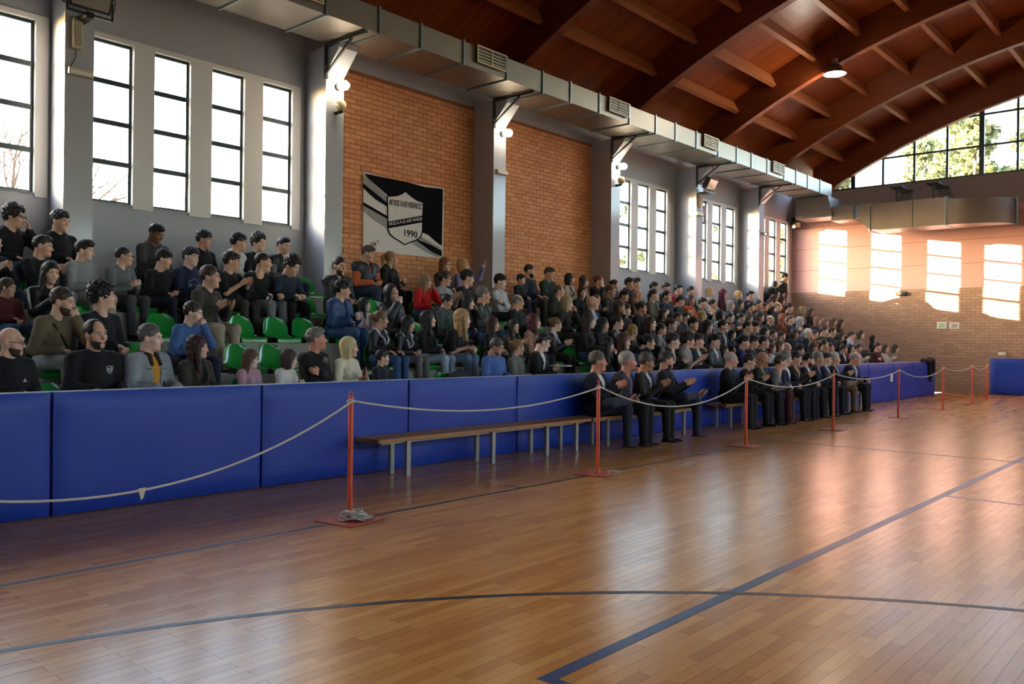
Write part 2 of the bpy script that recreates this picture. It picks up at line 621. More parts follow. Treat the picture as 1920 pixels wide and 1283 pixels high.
# ---- floor: slab, boards, court lines
def build_floor():
    fl = MB().box((XB, YR, -0.30), (XF, PADY + 0.2, -0.0008)).build('floor', M_FLOOR)
    struct(fl)
    # boards near the camera are pieces of their own; they follow the lay of the slab's pattern
    one = MB().box((0.0006, 0.0005, -0.003), (PLK_L - 0.0006, PLK_W - 0.0005, 0.0)).mesh('plank', M_FLOOR)
    cand = []
    for j in range(int(-1.0 / PLK_W), int(7.5 / PLK_W)):
        for i in range(-2, 18):
            x = i * PLK_L + (0.0 if j % 2 else -PLK_L * 0.5)
            y = j * PLK_W
            cx, cy = x + PLK_L / 2, y + PLK_W / 2
            dep = cx * _cy + cy * _sy
            if dep < 1.5 or dep > 9.0:
                continue
            sx = (cx * _sy - cy * _cy) / dep * FPX
            sy = CAM_H / dep * FPX
            if abs(sx) > 1010 or sy > 690:
                continue
            cand.append((dep, x, y))
    cand.sort()
    for dep, x, y in cand[:300]:
        o = bpy.data.objects.new('plank', one)
        o.location = (x, y, 0)
        link(o, fl)
    rest = np.array([(x, y) for d, x, y in cand[300:]])
    base = np.array([(0.0006, 0.0005, -0.003), (PLK_L - 0.0006, 0.0005, -0.003), (PLK_L - 0.0006, PLK_W - 0.0005, -0.003), (0.0006, PLK_W - 0.0005, -0.003)])
    base = np.concatenate([base, base + (0, 0, 0.003)])
    V = (base[None] + np.concatenate([rest, np.zeros((len(rest), 1))], 1)[:, None, :]).reshape(-1, 3)
    q = np.array([(4, 5, 6, 7), (0, 1, 5, 4), (1, 2, 6, 5), (2, 3, 7, 6), (3, 0, 4, 7)])
    Q = (q[None] + 8 * np.arange(len(rest))[:, None, None]).reshape(-1, 4)
    o = bpy.data.objects.new('planks', mesh_np('planks', V, Q, M_FLOOR, smooth=False))
    link(o, fl)
    o['kind'] = 'stuff'

    def line(poly_pts, mat, name='court_line'):
        MB().prism(poly_pts, 'z', -0.0035, 0.0012).build(name, mat, fl)

    def seg(x0, y0, x1, y1, w, mat):
        d = Vector((x1 - x0, y1 - y0))
        n = Vector((-d.y, d.x)).normalized() * w / 2
        line([(x0 - n.x, y0 - n.y), (x1 - n.x, y1 - n.y), (x1 + n.x, y1 + n.y), (x0 + n.x, y0 + n.y)], mat)

    def arc(cx, cy, r, a0, a1, w, mat, n=60):
        b = MB()
        for i in range(n):
            t0, t1 = a0 + (a1 - a0) * i / n, a0 + (a1 - a0) * (i + 1) / n
            b.prism([(cx + rr * math.cos(t), cy + rr * math.sin(t)) for rr, t in ((r - w / 2, t0), (r + w / 2, t0), (r + w / 2, t1), (r - w / 2, t1))], 'z', -0.0035, 0.0014)
        b.build('court_line', mat, fl)
    seg(-1.6, 5.85, 26.9, 5.85, 0.05, M_LINE_K)
    seg(26.9, 5.85, 26.9, -9.1, 0.05, M_LINE_K)
    seg(-1.6, 5.85, -1.6, -9.1, 0.05, M_LINE_K)
    seg(6.87, 5.85, 6.87, 6.10, 0.05, M_LINE_K)
    seg(13.16, 5.825, 13.16, -9.1, 0.05, M_LINE_K)
    arc(-0.13, -1.60, 6.44, R(-82), R(82), 0.05, M_LINE_K)
    arc(25.3, -1.60, 6.6, R(98), R(262), 0.05, M_LINE_K)
    arc(13.16, -1.60, 1.8, 0, 2 * PI, 0.05, M_LINE_K)
    seg(3.02, 2.44, 22.3, 2.44, 0.075, M_LINE_B)
    seg(3.05, 2.40, 3.05, -5.64, 0.075, M_LINE_B)
    seg(3.02, -5.64, 22.3, -5.64, 0.075, M_LINE_B)
    seg(9.6, 2.40, 9.6, -5.6, 0.05, M_LINE_B)
    return fl


FLOOR = build_floor()


# ---- the raised stand
def build_stand():
    b = MB()
    prof = [(7.97, 0.0), (7.97, 0.345), (TF[0], 0.345)]
    for k in range(NROW):
        prof += [(TF[k], TIER[k]), ((TF[k + 1] if k < NROW - 1 else YL), TIER[k])]
    prof += [(YL, 0.0)]
    b.prism(prof, 'x', XB + 0.01, 29.74)
    struct(b.build('stand_steps', M_CONC))
    b = MB().box((XB + 0.01, 7.90, 0), (29.75, 7.97, 1.05))
    struct(b.build('wall_parapet', M_REVEAL))
    b = MB().box((XB + 0.01, 7.895, 1.05), (29.75, 7.985, 1.072))
    struct(b.build('trim_1', M_REVEAL))


build_stand()


# ---- stand wall with its window bays, brick bays and pillars
WZ0, WZ1, WW = 3.63, 6.15, 0.62
BAYS = {0: [1.08, 2.07, 3.06, 4.04], 1: [5.47, 6.42, 7.42, 8.40], 4: [18.69, 19.64, 20.60, 21.58],
        5: [23.13, 24.07, 25.02, 25.98], 6: [27.42, 28.33, 29.30, 30.27], -1: [-3.40, -2.45, -1.45, -0.45]}


def wall_with_windows(name, y0, y1, wins, z_top, xs=XB, xe=XF):
    b = MB()
    b.box((xs, y0, 0), (xe, y1, WZ0))
    b.box((xs, y0, WZ1), (xe, y1, z_top))
    x = xs
    for w in sorted(wins):
        b.box((x, y0, WZ0), (w, y1, WZ1))
        x = w + WW
    b.box((x, y0, WZ0), (xe, y1, WZ1))
    return struct(b.build(name, M_WALL))


def window_unit(n, x, y, s):
    """s = +1: the outside lies towards +Y"""
    root = empty('window_%d' % n, (x + WW / 2, y, WZ0))
    root['kind'] = 'structure'
    yi, yo = s * 0.045, s * 0.085
    ya, yb = min(yi, yo), max(yi, yo)
    h, w, t = WZ1 - WZ0, WW, 0.05
    for nm, lo, hi in (('jamb', (-w / 2, ya, 0), (-w / 2 + 0.03, yb, h)), ('jamb', (w / 2 - t, ya, 0), (w / 2, yb, h)),
                       ('head', (-w / 2 + 0.03, ya, h - t), (w / 2 - t, yb, h)), ('bottom_rail', (-w / 2 + 0.03, ya, 0), (w / 2 - t, yb, t))):
        MB().box(lo, hi).build(nm, M_FRAME, root)
    gb = 0.075
    ph = (h - 2 * t - 3 * gb) / 4
    for k in range(4):
        z = t + k * (ph + gb)
        MB().box((-w / 2 + 0.03, (ya + yb) / 2 - 0.003, z), (w / 2 - t, (ya + yb) / 2 + 0.003, z + ph)).build('pane', M_GLASS, root)
        if k:
            MB().box((-w / 2 + 0.03, ya, z - gb), (w / 2 - t, yb, z)).build('glazing_bar', M_FRAME, root)
    # painted reveal lining
    d0, d1 = (-0.028, 0.044) if s > 0 else (-0.044, 0.0)
    e = 0.004
    rv = MB()
    rv.box((-w / 2, d0, 0), (w / 2, d1, e))
    rv.box((-w / 2, d0, h - e), (w / 2, d1, h))
    for sx in (-1, 1):
        rv.box((sx * (w / 2 - e / 2) - e / 2, d0, e), (sx * (w / 2 - e / 2) + e / 2, d1, h - e))
    rv.build('reveal', M_REVEAL, root)
    return root


def build_left():
    wins = [x for v in BAYS.values() for x in v]
    wall_with_windows('wall_left', YL, YL + 0.10, wins, 7.6)
    t = 10
    for k, v in BAYS.items():               # light painted strip the windows of a bay sit in
        b = MB()
        edges = [v[0] - 0.17] + [c for w in v for c in (w, w + WW)] + [v[-1] + WW + 0.17]
        for a, c in zip(edges[::2], edges[1::2]):
            b.box((a, YL - 0.03, WZ0 - 0.05), (c, YL + 0.002, WZ1 + 0.07))
        for w in v:
            b.box((w, YL - 0.03, WZ1), (w + WW, YL + 0.002, WZ1 + 0.07))
        struct(b.build('trim_%d' % t, M_REVEAL))
        t += 1
    n = 1
    for k in sorted(BAYS):
        for x in BAYS[k]:
            window_unit(n, x, YL, 1)
            n += 1
    for i, p in enumerate(PIL):
        y0, y1, z0, zc = YL - PILD, YL + 0.01, TIER[4] - 0.2, 6.34
        a, c = p + SPLAY, p + SPLAY + PILW
        b = MB()
        # splayed shaft, and a corbel growing out of its head
        b.add([(a, y0, z0), (c, y0, z0), (c + SPLAY, y1, z0), (p, y1, z0), (a, y0, 6.86), (c, y0, 6.86), (c + SPLAY, y1, 6.86), (p, y1, 6.86)],
              [(0, 3, 2, 1), (0, 1, 5, 4), (1, 2, 6, 5), (3, 0, 4, 7), (2, 3, 7, 6), (4, 5, 6, 7)])
        b.prism([(y0, zc), (y0, 6.86), (12.22, 6.86), (12.22, 6.74)], 'x', a, c)
        struct(b.build('pillar', M_PILLAR))
    # the two brick bays: mortar bed, single bricks
    BL, BH = 0.272, 0.0975
    for bi, (x0, x1) in enumerate(((PIL[3] + PILW - 0.09, PIL[4]), (PIL[4] + PILW - 0.09, PIL[5]))):
        z0, z1 = TIER[4], 6.82
        bed = struct(MB().box((x0, YL - 0.055, z0), (x1, YL + 0.01, z1)).build('wall_brick', M_MORTAR))
        full = MB().box((0, 0, 0), (BL - 0.010, 0.022, BH - 0.012)).mesh('brick', M_BRICK)
        items = []
        nr = int((z1 - z0) / BH)
        for j in range(nr):
            x = x0 - (BL / 2 if j % 2 else 0.0)
            while x < x1 - 0.02:
                a, c = max(x, x0), min(x + BL - 0.010, x1)
                if c - a > 0.04:
                    items.append((a, c, z0 + j * BH))
                x += BL
        rnd = random.Random(5 + bi)
        # the whole bricks nearest the lens come singly, the others joined
        single = sorted([it for it in items if it[1] - it[0] > BL - 0.02], key=lambda it: it[0] ** 2 + (it[2] - 4.2) ** 2)[:300] if bi == 0 else []
        sset = set(single)
        for a, c, z in single:
            o = bpy.data.objects.new('brick', full)
            o.location = (a, YL - 0.0735 + rnd.uniform(-0.003, 0.003), z)
            link(o, bed)
        V, Q, n0 = [], [], 0
        for it in items:
            if it in sset:
                continue
            a, c, z = it
            y = YL - 0.0735 + rnd.uniform(-0.003, 0.003)
            bb = MB().box((a, y, z), (c, y + 0.022, z + BH - 0.012))
            V += bb.v
            Q += [tuple(i + n0 for i in f) for f in bb.f]
            n0 += 8
        o = bpy.data.objects.new('bricks', mesh_np('bricks', V, Q, M_BRICK, smooth=False))
        link(o, bed)
        o['kind'] = 'stuff'


build_left()


# ---- far wall with the arched window, wall behind the camera, opposite wall
SILL = 7.26


def build_ends():
    b = MB().box((XF, YR, 3.54), (XF + 0.3, YL + 0.32, 6.25))
    struct(b.build('wall_far', M_PINK))
    b = MB().box((XF - 0.02, YR, 0), (XF + 0.3, YL + 0.32, 3.54))
    struct(b.build('wall_far_brick', M_BRICKWALL))
    b = MB().box((XF - 0.004, YR, 6.25), (XF + 0.3, YL + 0.32, SILL))
    struct(b.build('wall_far_band', M_GREYBAND))
    # grooves in the pink render
    for i, z in enumerate((4.35, 5.15, 5.95)):
        struct(MB().box((XF - 0.004, YR, z), (XF + 0.002, YL, z + 0.022)).build('trim_%d' % (i + 2), plain('groove', hexc('#a9786e'), 0.8)))
    wr = empty('window_60', (XF + 0.08, 0, SILL))
    wr['kind'] = 'structure'
    xm = 0.0
    ys = [11.1 - 1.05 * k for k in range(-1, 20)]
    ztop = lambda y: arc_z(y, ARC_R + 0.55) - SILL
    ylim = 12.9
    MB().box((-0.04, ARC_Y - 11.7, 0), (0.04, ARC_Y + 11.7, 0.06)).build('bottom_rail', M_FRAME, wr)
    for k, y in enumerate(ys):
        if abs(y - ARC_Y) > 11.4:
            continue
        thick = 0.075 if k % 4 == 1 else 0.035
        MB().box((-0.05, y - thick, 0.05), (0.05, y + thick, max(ztop(y), 0.1))).build('mullion', M_FRAME, wr)
    for z in (0.99, 2.03):
        half = math.sqrt((ARC_R + 0.3) ** 2 - (z + SILL - ARC_Z) ** 2)
        MB().box((-0.04, ARC_Y - half, z - 0.03), (0.04, ARC_Y + half, z + 0.03)).build('transom', M_FRAME, wr)
    # panes, one per field
    for k in range(len(ys) - 1):
        ya, yb = ys[k + 1] + 0.035, ys[k] - 0.035
        for za, zb in ((0.06, 0.96), (1.02, 2.0), (2.06, 4.0)):
            top_a, top_b = ztop(ya), ztop(yb)
            if max(top_a, top_b) < za + 0.05 or abs(ya - ARC_Y) > 11.6 or abs(yb - ARC_Y) > 11.6:
                continue
            ta, tb = max(min(zb, top_a), za + 0.01), max(min(zb, top_b), za + 0.01)
            MB().prism([(ya, za), (yb, za), (yb, tb), (ya, ta)], 'x', -0.004, 0.004).build('pane', M_GLASS, wr)
    struct(MB().box((XB - 0.3, YR, 0), (XB, YL + 0.32, 11.3)).build('wall_back', M_WALL))
    wins = []
    for p in PIL:
        wins += [p + o for o in (0.61, 1.56, 2.52, 3.49) if p + o + WW < XF - 0.2]
    wall_with_windows('wall_right', YR - 0.32, YR, wins, 7.6)
    for i, x in enumerate(wins):
        window_unit(30 + i + 31, x, YR, -1)


build_ends()


# ---- roof: boards, purlins, arched beams
DECK_R = ARC_R + 0.80


def build_roof():
    b = MB()
    a0 = math.asin((YL + 0.40 - ARC_Y) / DECK_R)
    n = 72
    pts = []
    for i in range(n + 1):
        a = -a0 + 2 * a0 * i / n
        pts.append((ARC_Y + DECK_R * math.sin(a), ARC_Z + DECK_R * math.cos(a)))
    outer = [(ARC_Y + (DECK_R + 0.12) * math.sin(-a0 + 2 * a0 * i / n), ARC_Z + (DECK_R + 0.12) * math.cos(-a0 + 2 * a0 * i / n)) for i in range(n + 1)]
    for i in range(n):
        b.prism([pts[i], pts[i + 1], outer[i + 1], outer[i]], 'x', XB - 0.3, XF + 0.35)
    ceil = struct(b.build('ceiling', M_DECK))
    # beams stop over the duct where it passes below their ends
    xs = [p + SPLAY + PILW / 2 for p in PIL] + [XF - 0.16]
    beam = MB()
    m = 48
    a1 = math.asin((12.9 - ARC_Y) / ARC_R)
    prof_lo, prof_hi = [], []
    for i in range(m + 1):
        a = -a1 + 2 * a1 * i / m
        y = ARC_Y + ARC_R * math.sin(a)
        z = ARC_Z + ARC_R * math.cos(a)
        if y > 11.25:
            z = max(z, 7.42)
        prof_lo.append((y, z))
        r2 = DECK_R + 0.03
        prof_hi.append((y, ARC_Z + math.sqrt(r2 * r2 - (y - ARC_Y) ** 2)))
    for i in range(m):
        if prof_hi[i][1] - prof_lo[i][1] < 0.02 or prof_hi[i + 1][1] - prof_lo[i + 1][1] < 0.02:
            continue
        beam.prism([prof_lo[i], prof_lo[i + 1], prof_hi[i + 1], prof_hi[i]], 'x', -0.11, 0.11)
    bm = beam.mesh('roof_beam', M_GLULAM)
    # the beam against the end wall is deeper
    endb = MB()
    for i in range(m):
        q = [(y, z - 0.24) for y, z in (prof_lo[i], prof_lo[i + 1])]
        if q[0][0] > 12.3 or q[0][0] < ARC_Y - 11.1:
            continue
        endb.prism([q[0], q[1], prof_hi[i + 1], prof_hi[i]], 'x', -0.11, 0.11)
    em = endb.mesh('roof_beam', M_GLULAM)
    for x in xs:
        o = bpy.data.objects.new('roof_beam', em if x == xs[-1] else bm)
        o.location = (x, 0, 0)
        struct(link(o))
    for k in range(len(xs) - 1):
        L = xs[k + 1] - xs[k] - 0.22
        pm = MB().box((0, -0.06, 0.0), (L, 0.06, 0.36)).mesh('purlin', M_PURLIN)
        for j in range(-9, 10):
            a = (j * 1.22 - 0.62) / ARC_R
            y = ARC_Y + (ARC_R + 0.42) * math.sin(a)
            if y > 11.6 or y < ARC_Y - 10.4:
                continue
            z = ARC_Z + (ARC_R + 0.42) * math.cos(a)
            o = bpy.data.objects.new('purlin', pm)
            o.location = (xs[k] + 0.11, y, z)
            o.rotation_euler = (-a, 0, 0)
            link(o, ceil)


build_roof()


# ---- ventilation duct along the stand wall, its brackets, the branch over the far wall
def build_duct():
    Y0, Y1, Z0, Z1 = 11.46, 12.58, 6.87, 7.31
    root = empty('air_duct', (12, 12, 6.87), label='long galvanised rectangular air duct under the roof along the stand wall', cat='air duct')
    root.location = (0, 0, 0)
    cuts = sorted([p + PILW / 2 + d for p in PIL for d in (-0.02, 0.95, 2.05, 3.30)])
    cuts = [c for c in cuts if XB < c < 30.2]
    ends = [XB + 0.05] + cuts + [30.35]
    for a, c in zip(ends[:-1], ends[1:]):
        MB().box((a + 0.012, Y0, Z0), (c - 0.012, Y1, Z1)).build('duct_section', M_ZINC, root)
    for c in cuts:
        MB().box((c - 0.018, Y0 - 0.025, Z0 - 0.03), (c + 0.018, Y1 + 0.02, Z1 + 0.025)).build('flange', M_ZINC_D, root)
    for p in PIL[1:]:
        x = p + PILW / 2 + 2.4
        if x + 0.8 > 30.2:
            continue
        g = MB().box((x, Y0 - 0.05, Z0 + 0.13), (x + 0.8, Y0 + 0.01, Z1 + 0.0)).build('grille', M_DARKST, root)
        f = MB()
        f.box((x - 0.02, Y0 - 0.07, Z0 + 0.11), (x + 0.82, Y0 - 0.045, Z0 + 0.14))
        f.box((x - 0.02, Y0 - 0.07, Z1 - 0.02), (x + 0.82, Y0 - 0.045, Z1 + 0.01))
        for xx in (x - 0.02, x + 0.385, x + 0.79):
            f.box((xx, Y0 - 0.068, Z0 + 0.12), (xx + 0.025, Y0 - 0.046, Z1))
        f.build('grille_frame', M_CREAM, g)
        for k in range(4):
            z = Z0 + 0.165 + k * 0.062
            MB().box((x + 0.01, Y0 - 0.062, z), (x + 0.79, Y0 - 0.045, z + 0.02)).build('slat', M_CREAM, g)
    # steel brackets carrying it
    for i, p in enumerate(PIL[1:]):
        x = p + SPLAY + 0.0
        r = empty('duct_bracket', (x - 0.02, YL - PILD + 0.03, 6.30), label='steel angle bracket holding the duct at the %s pillar from the left' % (['first', 'second', 'third', 'fourth', 'fifth', 'sixth', 'seventh'][i]), cat='bracket', group='duct brackets')
        MB().box((-0.03, -0.07, -0.06), (0.03, -0.032, 0.56)).build('upright', M_DARKST, r)
        MB().bar((0, -0.04, 0.525), (0, -1.18, 0.525), 0.05, 0.05).build('arm', M_DARKST, r)
        MB().bar((0, -0.05, 0.02), (0, -0.80, 0.51), 0.035, 0.035).build('brace', M_DARKST, r)
    # branch over the far wall: shaft coming down from the corner, long box with a rounded end
    br = empty('branch_duct', (0, 0, 0), label='galvanised branch duct with a rounded end hung across the far wall', cat='air duct')
    MB().prism([(12.58, 6.10), (12.58, 6.84), (11.40, 6.84), (11.25, 6.10)], 'x', 29.85, 30.85).build('drop_shaft', M_ZINC, br)
    MB().box((29.95, 10.55, 5.95), (30.75, 11.32, 6.45)).build('elbow', M_ZINC, br)
    MB().box((30.02, 10.3, 6.0), (30.68, 10.55, 6.40)).build('collar', M_ZINC_D, br)
    MB().prism([(10.3, 5.9), (10.3, 6.42), (9.92, 6.42), (9.92, 5.52)], 'x', 29.75, 30.75).build('taper', M_ZINC, br)
    MB().box((29.7, 8.55, 5.48), (30.8, 9.92, 6.38)).build('duct_section', M_ZINC, br)
    MB().box((29.7, 7.55, 5.48), (30.8, 8.53, 6.38)).build('duct_section', M_ZINC, br)
    MB().box((29.67, 7.52, 5.46), (30.83, 7.56, 6.40)).build('flange', M_ZINC_D, br)
    MB().box((29.67, 9.90, 5.46), (30.83, 9.94, 6.40)).build('flange', M_ZINC_D, br)
    pts = [(29.7 + 1.1 * (1 - math.cos(t)), 7.52 - 1.75 * math.sin(t)) for t in np.linspace(0, PI / 2, 14)]
    MB().prism(pts + [(30.8, 7.52)], 'z', 5.48, 6.30).build('rounded_end', M_ZINC, br, smooth=True, angle=30)
    MB().box((30.77, 5.70, 5.46), (30.86, 5.80, 6.32)).build('flange', M_ZINC_D, br)
    for i, y in enumerate((9.2, 8.05)):
        h = MB().box((30.2, y - 0.03, 6.38), (30.26, y + 0.03, 6.95)).build('hanger', M_DARKST, br)
        MB().box((30.1, y - 0.2, 6.93), (XF - 0.005, y + 0.2, 6.97)).build('plate', M_DARKST, h)


build_duct()


# ---- outside: ground, evergreens beyond the arched window and the far bays, a bare tree
M_GROUND = plain('ground', hexc('#8b8270'), 0.95, noise=0.2, nscale=0.4)
M_BARK = plain('bark', hexc('#5b4a3b'), 0.9, noise=0.2, nscale=6)


def leaf_mat(name, c1, c2):
    m, nt, b = _mat(name)
    geo = N(nt, 'ShaderNodeNewGeometry')
    mx = N(nt, 'ShaderNodeMix', data_type='RGBA')
    mx.inputs['A'].default_value = (*hexc(c1), 1)
    mx.inputs['B'].default_value = (*hexc(c2), 1)
    nt.links.new(geo.outputs['Random Per Island'], mx.inputs['Factor'])
    nt.links.new(mx.outputs['Result'], b.inputs['Base Color'])
    b.inputs['Roughness'].default_value = 0.8
    tl = N(nt, 'ShaderNodeBsdfTranslucent')
    nt.links.new(mx.outputs['Result'], tl.inputs[0])
    ms = N(nt, 'ShaderNodeMixShader')
    ms.inputs[0].default_value = 0.45
    nt.links.new(b.outputs[0], ms.inputs[1])
    nt.links.new(tl.outputs[0], ms.inputs[2])
    nt.links.new(ms.outputs[0], nt.nodes['Material Output'].inputs[0])
    return m


M_LEAF = leaf_mat('conifer_leaves', '#56633f', '#958f62')


def conifer(x, y, h, r, seed, label, ncl=80):
    rng = np.random.default_rng(seed)
    root = empty('conifer_tree', (x, y, -0.3), label=label, cat='tree', group='evergreens outside the hall')
    MB().tube([(0, 0, 0), (0.05, 0, h * 0.5), (0, 0.05, h * 0.95)], [0.28, 0.18, 0.04], 8).build('trunk', M_BARK, root, smooth=True)
    cl = []
    for i in range(ncl):
        t = rng.uniform(0.2, 1.0)
        rr = r * (1 - t) ** 0.7 * rng.uniform(0.35, 1.0) + 0.15
        a = rng.uniform(0, 2 * PI)
        cl.append((rr * math.cos(a), rr * math.sin(a), h * t, (0.55 + 0.75 * (1 - t)) * r / 3.2))
    C, q = [], []
    for cx, cy, cz, s in cl:
        n = int(46 * s * s + 26)
        p = rng.normal(size=(n, 3))
        p /= np.linalg.norm(p, axis=1)[:, None]
        p *= (rng.uniform(0.3, 1, size=(n, 1))) * s * np.array((1, 1, 0.62))
        c = p + np.array((cx, cy, cz))
        u = rng.normal(size=(n, 3))
        u /= np.linalg.norm(u, axis=1)[:, None]
        v = np.cross(u, rng.normal(size=(n, 3)))
        v /= np.linalg.norm(v, axis=1)[:, None]
        L = rng.uniform(0.12, 0.26, size=(n, 1))
        C.append(np.stack([c - u * L, c + v * L * 0.55, c + u * L, c - v * L * 0.55], 1).reshape(-1, 3))
    V = np.concatenate(C)
    Q = np.arange(len(V)).reshape(-1, 4)
    o = bpy.data.objects.new('foliage', mesh_np('foliage', V, Q, M_LEAF, smooth=False))
    link(o, root)
    o['kind'] = 'stuff'
    return root


def build_outside():
    struct(MB().box((-60, -60, -0.6), (140, 140, -0.31)).build('ground', M_GROUND))
    conifer(46.5, 18.0, 13.2, 3.6, 1, 'tall evergreen at the left end of the arched window')
    conifer(51.5, 12.6, 14.5, 3.4, 2, 'broad evergreen behind the third pane of the arched window')
    conifer(44.5, 10.0, 12.6, 3.0, 3, 'shorter evergreen left of the thick mullion of the arched window')
    conifer(48.0, 5.6, 15.5, 2.6, 4, 'tall evergreen at the right edge of the arched window')
    conifer(47.0, 32.0, 14.0, 2.6, 5, 'evergreen outside the first far window bay', 14)
    conifer(62.0, 33.5, 15.0, 2.8, 6, 'evergreen outside the second far window bay', 14)
    conifer(53.5, 8.6, 17.5, 3.4, 8, 'tall pale evergreen behind the thick mullion of the arched window')
    conifer(55.0, 21.5, 15.0, 3.6, 9, 'evergreen behind the leftmost pane of the arched window')
    conifer(57.0, 15.6, 16.5, 3.4, 10, 'evergreen between the second and third panes of the arched window')
    rng = random.Random(3)
    root = empty('bare_tree', (8.3, 25.5, -0.3), label='leafless tree outside the leftmost window', cat='tree')
    MB().tube([(0, 0, 0), (0.1, 0, 2.5), (-0.1, 0, 4.2)], [0.22, 0.17, 0.12], 8).build('trunk', M_BARK, root, smooth=True)

    def branch(p, d, L, r, lev):
        pts, q = [p], Vector(p)
        dd = Vector(d)
        for i in range(4):
            dd = (dd + Vector((rng.uniform(-.25, .25), rng.uniform(-.25, .25), rng.uniform(-.1, .2)))).normalized()
            q = q + dd * L / 4
            pts.append(tuple(q))
        tw.tube(pts, [r, r * .85, r * .7, r * .55, r * .3], 4)
        if lev:
            for i in range(1, 5):
                for s in range(2):
                    nd = (dd + Vector((rng.uniform(-1, 1), rng.uniform(-1, 1), rng.uniform(-.3, .8)))).normalized()
                    branch(pts[i], nd, L * rng.uniform(.45, .7), r * .5, lev - 1)
    for k in range(7):
        tw = MB()
        a = 2 * PI * k / 7
        branch((-0.05, 0, 3.2 + 0.15 * k), (math.cos(a), math.sin(a), 0.75), 2.6, 0.06, 2)
        tw.build('branch', M_BARK, root)


build_outside()
# ------------------------------------------------------------------ people: one continuous surface grown from a posed skeleton
M_SKIN = objcolor('skin', rough=0.5, var=0.08)
M_LIP = objcolor('lips', rough=0.45, mul=(0.72, 0.42, 0.40))
M_BROW = objcolor('eyebrow', rough=0.8, mul=(0.16, 0.13, 0.12))
M_EYE = plain('eye_white', (0.42, 0.38, 0.36), rough=0.3)
M_IRIS = plain('iris', (0.02, 0.014, 0.01), rough=0.15)
M_HAIR = objcolor('hair', rough=0.55, var=0.25, bump=0.25, bscale=60.0)
M_CLOTH = objcolor('cloth', rough=0.9, var=0.10, bump=0.15, bscale=220.0)
M_DENIM = objcolor('denim', rough=0.9, var=0.22, bump=0.2, bscale=260.0)
M_SHINY = objcolor('padded_cloth', rough=0.55, var=0.08, bump=0.2, bscale=60.0)
M_SHOE = objcolor('shoe_leather', rough=0.4, var=0.08)
BODY_MATS = [M_SKIN, M_LIP, M_BROW, M_EYE, M_IRIS]


def cap(a, b, r1, r2=None, k=0.03):
    return ('c', np.array(a, float), np.array(b, float), float(r1), float(r1 if r2 is None else r2), k)


def ell(c, r, k=0.03, rot=None):
    return ('e', np.array(c, float), np.array(r, float), rot, None, k)


def sub(p, k=0.01):
    return ('s', p, k)


def plane(pt, n):
    """keeps the side the normal points away from"""
    return ('p', np.array(pt, float), np.array(n, float))


def func(f):
    return ('f', f)


def _sdf(p, X, Y, Z):
    if p[0] == 'c':
        a, b, r1, r2 = p[1], p[2], p[3], p[4]
        d = b - a
        L = max(float(d @ d), 1e-9)
        x, y, z = X - a[0], Y - a[1], Z - a[2]
        t = np.clip((x * d[0] + y * d[1] + z * d[2]) / L, 0, 1)
        return np.sqrt((x - t * d[0]) ** 2 + (y - t * d[1]) ** 2 + (z - t * d[2]) ** 2) - (r1 + (r2 - r1) * t)
    c, r, rot = p[1], p[2], p[3]
    x, y, z = X - c[0], Y - c[1], Z - c[2]
    if rot is not None:
        x, y, z = (rot[0][0] * x + rot[1][0] * y + rot[2][0] * z, rot[0][1] * x + rot[1][1] * y + rot[2][1] * z,
                   rot[0][2] * x + rot[1][2] * y + rot[2][2] * z)
    k0 = np.sqrt((x / r[0]) ** 2 + (y / r[1]) ** 2 + (z / r[2]) ** 2)
    k1 = np.sqrt((x / r[0] ** 2) ** 2 + (y / r[1] ** 2) ** 2 + (z / r[2] ** 2) ** 2) + 1e-9
    return k0 * (k0 - 1) / k1


def _bb(p):
    if p[0] == 'c':
        r = max(p[3], p[4])
        return np.minimum(p[1], p[2]) - r, np.maximum(p[1], p[2]) + r
    r = p[2]
    if p[3] is not None:
        r = np.sqrt(((np.array(p[3]) * r[None, :]) ** 2).sum(1))
    return p[1] - r, p[1] + r


_CORN = np.array([(i, j, k) for i in (0, 1) for j in (0, 1) for k in (0, 1)])
_EDG = [(a, b) for a in range(8) for b in range(a + 1, 8) if np.abs(_CORN[a] - _CORN[b]).sum() == 1]


